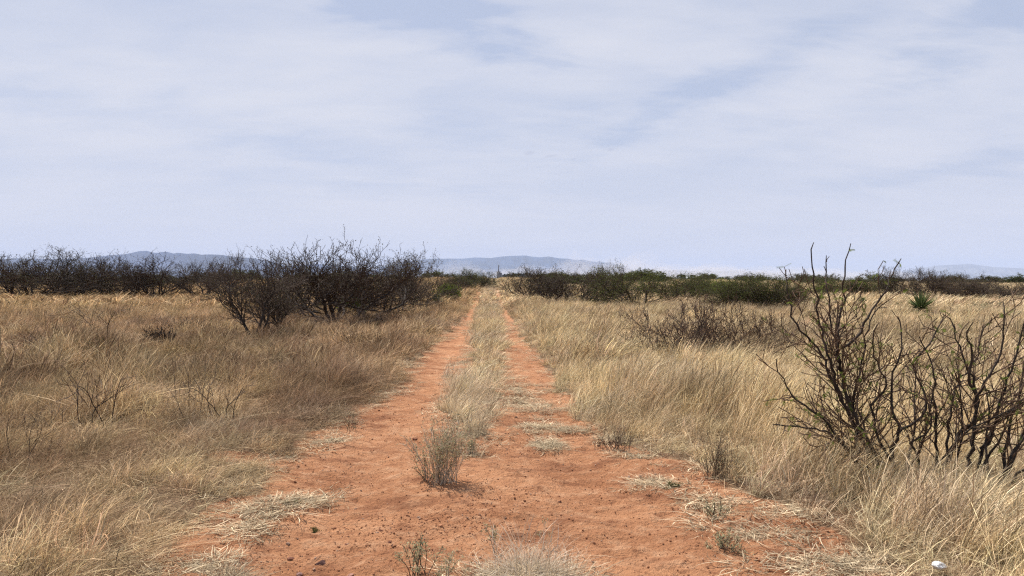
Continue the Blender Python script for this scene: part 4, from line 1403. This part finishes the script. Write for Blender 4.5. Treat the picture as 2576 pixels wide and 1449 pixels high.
# ------------------------------------------------------------------ mountains
def mountains(name, prof, dist, depth, seed, label, colr, basez=-11.0, rough=1.0):
    m, t = newmat(name + '_rock')
    g = t.n('ShaderNodeTexCoord')
    n = t.noise(g.outputs['Object'], 0.0012, 5, 0.6)
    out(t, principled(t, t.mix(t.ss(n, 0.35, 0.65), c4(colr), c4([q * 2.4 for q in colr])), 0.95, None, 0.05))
    us = np.array([q[0] for q in prof], float); vs = np.array([q[1] for q in prof], float)
    N, K = 340, 36
    u = np.linspace(us[0], us[-1], N)
    v = np.interp(u, us, vs)
    hts = (HZ - v) * dist / F + CAM_H - basez
    hts = np.maximum(hts, 0)
    V = np.zeros((K, N, 3))
    for k in range(K):
        s = -1 + 2 * k / (K - 1)          # across the range
        for_ = np.clip(1 - abs(s) ** 0.9, 0, 1)
        dd = dist + s * depth
        dx = np.array([direction(a, HZ) for a in u])
        x, y = dx[:, 0] * dd, dx[:, 1] * dd
        rid = fbm(u / 9.0 + 3.0 * s, np.full(N, 4 * s + seed), seed, 5, 0.6)
        val = 1 - (1 - for_) * (0.3 + 1.3 * rid * rough)
        z = basez - 4 + (hts + 4) * np.clip(np.where(abs(s) < 0.03, 1, for_ ** 0.8 * (0.55 + 0.75 * (rid - 0.1)) * np.minimum(1, val + 0.4)), 0, 1.0 if abs(s) < 0.03 else 0.97)
        V[k] = np.stack([x, y, z], 1)
    i, j = np.meshgrid(np.arange(K - 1), np.arange(N - 1), indexing='ij')
    Q = np.stack([i * N + j, i * N + j + 1, (i + 1) * N + j + 1, (i + 1) * N + j], -1).reshape(-1, 4)
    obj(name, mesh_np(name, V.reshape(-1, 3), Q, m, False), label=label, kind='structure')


r1 = lambda pts: [(a * 0.2645, 556 + b * 0.2645) for a, b in pts]
r8 = lambda pts: [(1150 + a * 0.186, 613 + b * 0.186) for a, b in pts]
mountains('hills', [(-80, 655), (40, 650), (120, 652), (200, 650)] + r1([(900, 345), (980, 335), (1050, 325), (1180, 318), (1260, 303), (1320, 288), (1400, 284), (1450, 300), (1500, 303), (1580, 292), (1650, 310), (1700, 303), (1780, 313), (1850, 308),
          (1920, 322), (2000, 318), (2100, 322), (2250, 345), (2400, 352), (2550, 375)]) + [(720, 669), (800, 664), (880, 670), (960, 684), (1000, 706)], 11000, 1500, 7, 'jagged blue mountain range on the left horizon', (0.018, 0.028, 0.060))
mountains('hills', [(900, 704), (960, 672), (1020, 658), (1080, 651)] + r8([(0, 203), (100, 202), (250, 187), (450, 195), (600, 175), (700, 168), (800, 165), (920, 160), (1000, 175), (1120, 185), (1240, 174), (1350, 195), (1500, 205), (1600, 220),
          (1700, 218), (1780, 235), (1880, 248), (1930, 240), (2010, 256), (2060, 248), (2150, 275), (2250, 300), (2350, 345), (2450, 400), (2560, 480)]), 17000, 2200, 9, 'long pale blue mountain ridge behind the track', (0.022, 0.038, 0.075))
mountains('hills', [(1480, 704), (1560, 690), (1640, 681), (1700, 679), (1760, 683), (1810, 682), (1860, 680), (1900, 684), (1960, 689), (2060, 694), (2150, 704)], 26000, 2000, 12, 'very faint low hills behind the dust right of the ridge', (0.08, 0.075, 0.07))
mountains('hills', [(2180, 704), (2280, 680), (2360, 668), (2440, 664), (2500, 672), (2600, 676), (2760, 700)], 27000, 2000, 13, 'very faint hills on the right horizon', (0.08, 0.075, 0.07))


# ------------------------------------------------------------------ distant works, trees and shed
def box(V, Fq, x0, x1, y0, y1, z0, z1):
    b = len(V)
    V += [(x0, y0, z0), (x1, y0, z0), (x1, y1, z0), (x0, y1, z0), (x0, y0, z1), (x1, y0, z1), (x1, y1, z1), (x0, y1, z1)]
    for f in ((0, 3, 2, 1), (4, 5, 6, 7), (0, 1, 5, 4), (1, 2, 6, 5), (2, 3, 7, 6), (3, 0, 4, 7)):
        Fq.append(tuple(b + q for q in f))


def flatmat(name, c, rough=0.8):
    m, t = newmat(name)
    g = t.n('ShaderNodeTexCoord')
    n = t.noise(g.outputs['Object'], 0.3, 4)
    out(t, principled(t, t.mix(t.ss(n, 0.3, 0.7), c4(c), c4([q * 0.8 for q in c])), rough, None, 0.2))
    return m


M_conc = flatmat('weathered_concrete', (0.20, 0.18, 0.17))
M_conc2 = flatmat('dark_concrete', (0.14, 0.12, 0.12))
M_white = flatmat('white_sheet_metal', (0.85, 0.86, 0.86))
M_dark = flatmat('dark_opening', (0.03, 0.03, 0.035))


def works():
    d = 1500.0
    p = at_dist(1256, d)
    px = d / F
    root = empty('industrial_building', p, 'small grey works building with a tall chimney on the horizon above the track', 'building')
    top = lambda v: (HZ - v) * px + CAM_H - p.z
    V, Q = [], []
    box(V, Q, -5.2, 2.2, -5, 6, -1, top(684))
    box(V, Q, 2.2, 5.2, -4, 5, -1, top(686))
    obj('wall', mesh_np('wall', V, Q, M_conc), root)
    V, Q = [], []
    box(V, Q, -5.5, 2.5, -5.3, 6.3, top(684), top(684) + 0.5)
    box(V, Q, -2.2, 0.2, -2, 2, top(684) + 0.5, top(681.5))
    obj('roof', mesh_np('roof', V, Q, M_conc2), root)
    wd_ = Wood()
    wd_.chain([(-1.2, 1, 3), (-1.2, 1, top(676)), (-1.2, 1, top(668))], [1.1, 0.9, 0.8])
    ch = obj('chimney', wd_.mesh('chimney', M_conc2, 10), root)
    wd_ = Wood()
    wd_.chain([(-1.2, 1, top(668)), (-1.2, 1, top(667.2))], [1.1, 1.1])
    obj('rim', wd_.mesh('rim', M_conc, 10), ch)
    for k in range(3):
        V, Q = [], []
        box(V, Q, -4.2 + k * 2.2, -3.2 + k * 2.2, -5.05, -5.003, top(690), top(688))
        obj('window', mesh_np('window', V, Q, M_dark), root)


works()


def tree_mesh(seed, tall):
    rng = np.random.default_rng(seed)
    n = 700
    h = rng.uniform(0.08, 1.0, n)
    w_ = (np.sqrt(np.clip(1 - (2 * (h - 0.45) / 1.15) ** 2, 0.05, 1)) if not tall else np.clip(1.08 - h, 0.05, 1) ** 0.7) * (0.5 if not tall else 0.28)
    a = rng.uniform(0, 2 * PI, n); r = w_ * rng.uniform(0.2, 1, n) ** 0.5 * (1 + 0.25 * np.sin(a * 3 + h * 9))
    c = np.stack([r * np.cos(a), r * np.sin(a), h * 1.0], 1)
    cr = leaves(rng, c, 1, 0.06, 0.02, M_conifer, 'crown', slim=0.7)
    wd_ = Wood(); wd_.chain([(0, 0, -0.02), (0.01, 0, 0.4), (0, 0.01, 0.8)], [0.03, 0.02, 0.008])
    return cr, wd_.mesh('trunk', M_bark, 5)


TREES = [tree_mesh(1, True), tree_mesh(2, True), tree_mesh(3, False), tree_mesh(4, False)]


def far_tree(u, vtop, d, k, label, group=None, wide=1.0):
    p = at_dist(u, d)
    H = (HZ - vtop) * d / F + CAM_H - p.z
    o = empty('far_tree', p, label, 'tree', group, 0.7 * u, (H * wide, H * wide, H))
    obj('crown', TREES[k][0], o); obj('trunk', TREES[k][1], o)


rg = random.Random(2)
for i in range(34):
    u = 1264 + i * 4.6 + rg.uniform(-1.5, 1.5)
    far_tree(u, 691.5 - rg.choice([0, 0, 1, 2, 4]) - rg.random() * 1.5, 1450 + rg.uniform(-60, 60), rg.choice([0, 1, 2, 3]),
             'dark tree in the row of trees beside the works building on the horizon', 'far row of trees behind the works building')
for (u, vt, k, wd_, lb) in [(1711, 690.5, 3, 1.3, 'round dark tree left of the white shed on the horizon'), (1720, 691.5, 2, 0.8, 'narrow dark tree touching the left end of the white shed'),
                            (1742, 692, 3, 1.3, 'round dark tree at the right end of the white shed'), (1776, 692, 2, 1.6, 'dark tree standing alone right of the white shed')]:
    far_tree(u, vt, 620, k, lb, 'trees around the white shed', wd_)


def shed():
    d = 640.0
    p = at_dist(1730, d)
    root = empty('white_shed', p, 'long low white shed between dark trees on the horizon', 'shed')
    zt = (HZ - 695.5) * d / F + CAM_H - p.z
    V, Q = [], []
    box(V, Q, -4.5, 4.5, -3, 3, -0.5, zt * 0.75)
    obj('wall', mesh_np('wall', V, Q, M_white), root)
    V = [(-4.8, -3.3, zt * 0.75), (4.8, -3.3, zt * 0.75), (4.8, 0, zt), (-4.8, 0, zt), (4.8, 3.3, zt * 0.75), (-4.8, 3.3, zt * 0.75)]
    obj('roof', mesh_np('roof', V, [(0, 1, 2, 3), (3, 2, 4, 5)], M_white), root)
    V, Q = [], []
    box(V, Q, -1.2, 1.2, -3.06, -3.003, -0.3, zt * 0.5)
    obj('door', mesh_np('door', V, Q, M_conc2), root)


shed()

# ------------------------------------------------------------------ haze and blown dust
def volume_mat(name, color, density, aniso=0.0):
    m, t = newmat(name)
    pv = t.n('ShaderNodeVolumePrincipled')
    pv.inputs['Color'].default_value = c4(color)
    pv.inputs['Density'].default_value = density
    pv.inputs['Anisotropy'].default_value = aniso
    out(t, None, vol=pv.outputs[0])
    return m


V, Q = [], []
box(V, Q, -34000, 34000, -34000, 34000, -16, 760)
obj('haze', mesh_np('haze', V, Q, volume_mat('haze', (0.60, 0.71, 0.98), 5.0e-5)), kind='stuff', label='pale blue haze over the valley')


def dust(u0, u1, d, hpx, seed, dens, label, depth=900):
    """low bank of blown dust: a lumpy closed body, thin at its edges"""
    import bmesh
    bm = bmesh.new()
    bmesh.ops.create_icosphere(bm, subdivisions=5, radius=1.0)
    c = direction((u0 + u1) / 2, HZ) * d
    hw = (u1 - u0) / 2 * d / F
    H = hpx * d / F
    for v in bm.verts:
        a = float(fbm(np.array(v.co.x * 3.0 + 10), np.array(v.co.y * 1.5 + v.co.z * 2), seed, 4))
        b = float(fbm(np.array(v.co.x * 5.0 + 30), np.array(v.co.y * 2 - v.co.z), seed + 9, 3))
        v.co.x *= 0.8 + 0.4 * a
        v.co.z = abs(v.co.z) * (0.15 + 1.5 * b * a * 2) if v.co.z > 0 else v.co.z * 0.02
    me = bpy.data.meshes.new('dust_cloud'); bm.to_mesh(me); bm.free()
    me.materials.append(volume_mat('dust_%d' % seed, (1.0, 0.93, 0.90), dens))
    o = obj('dust_cloud', me, kind='stuff', label=label)
    o.location = (c[0], c[1], -10.4)
    o.scale = (hw, depth, H)
    return o


dust(1240, 1760, 9000, 50, 3, 5e-4, 'pale blown dust bank below the blue ridge')
dust(1480, 2300, 8000, 42, 5, 5e-4, 'long pale dust bank along the right horizon')
dust(1000, 1330, 9500, 30, 8, 3e-4, 'thin dust behind the green mesquites at the crest')
print('objects', len(bpy.data.objects))
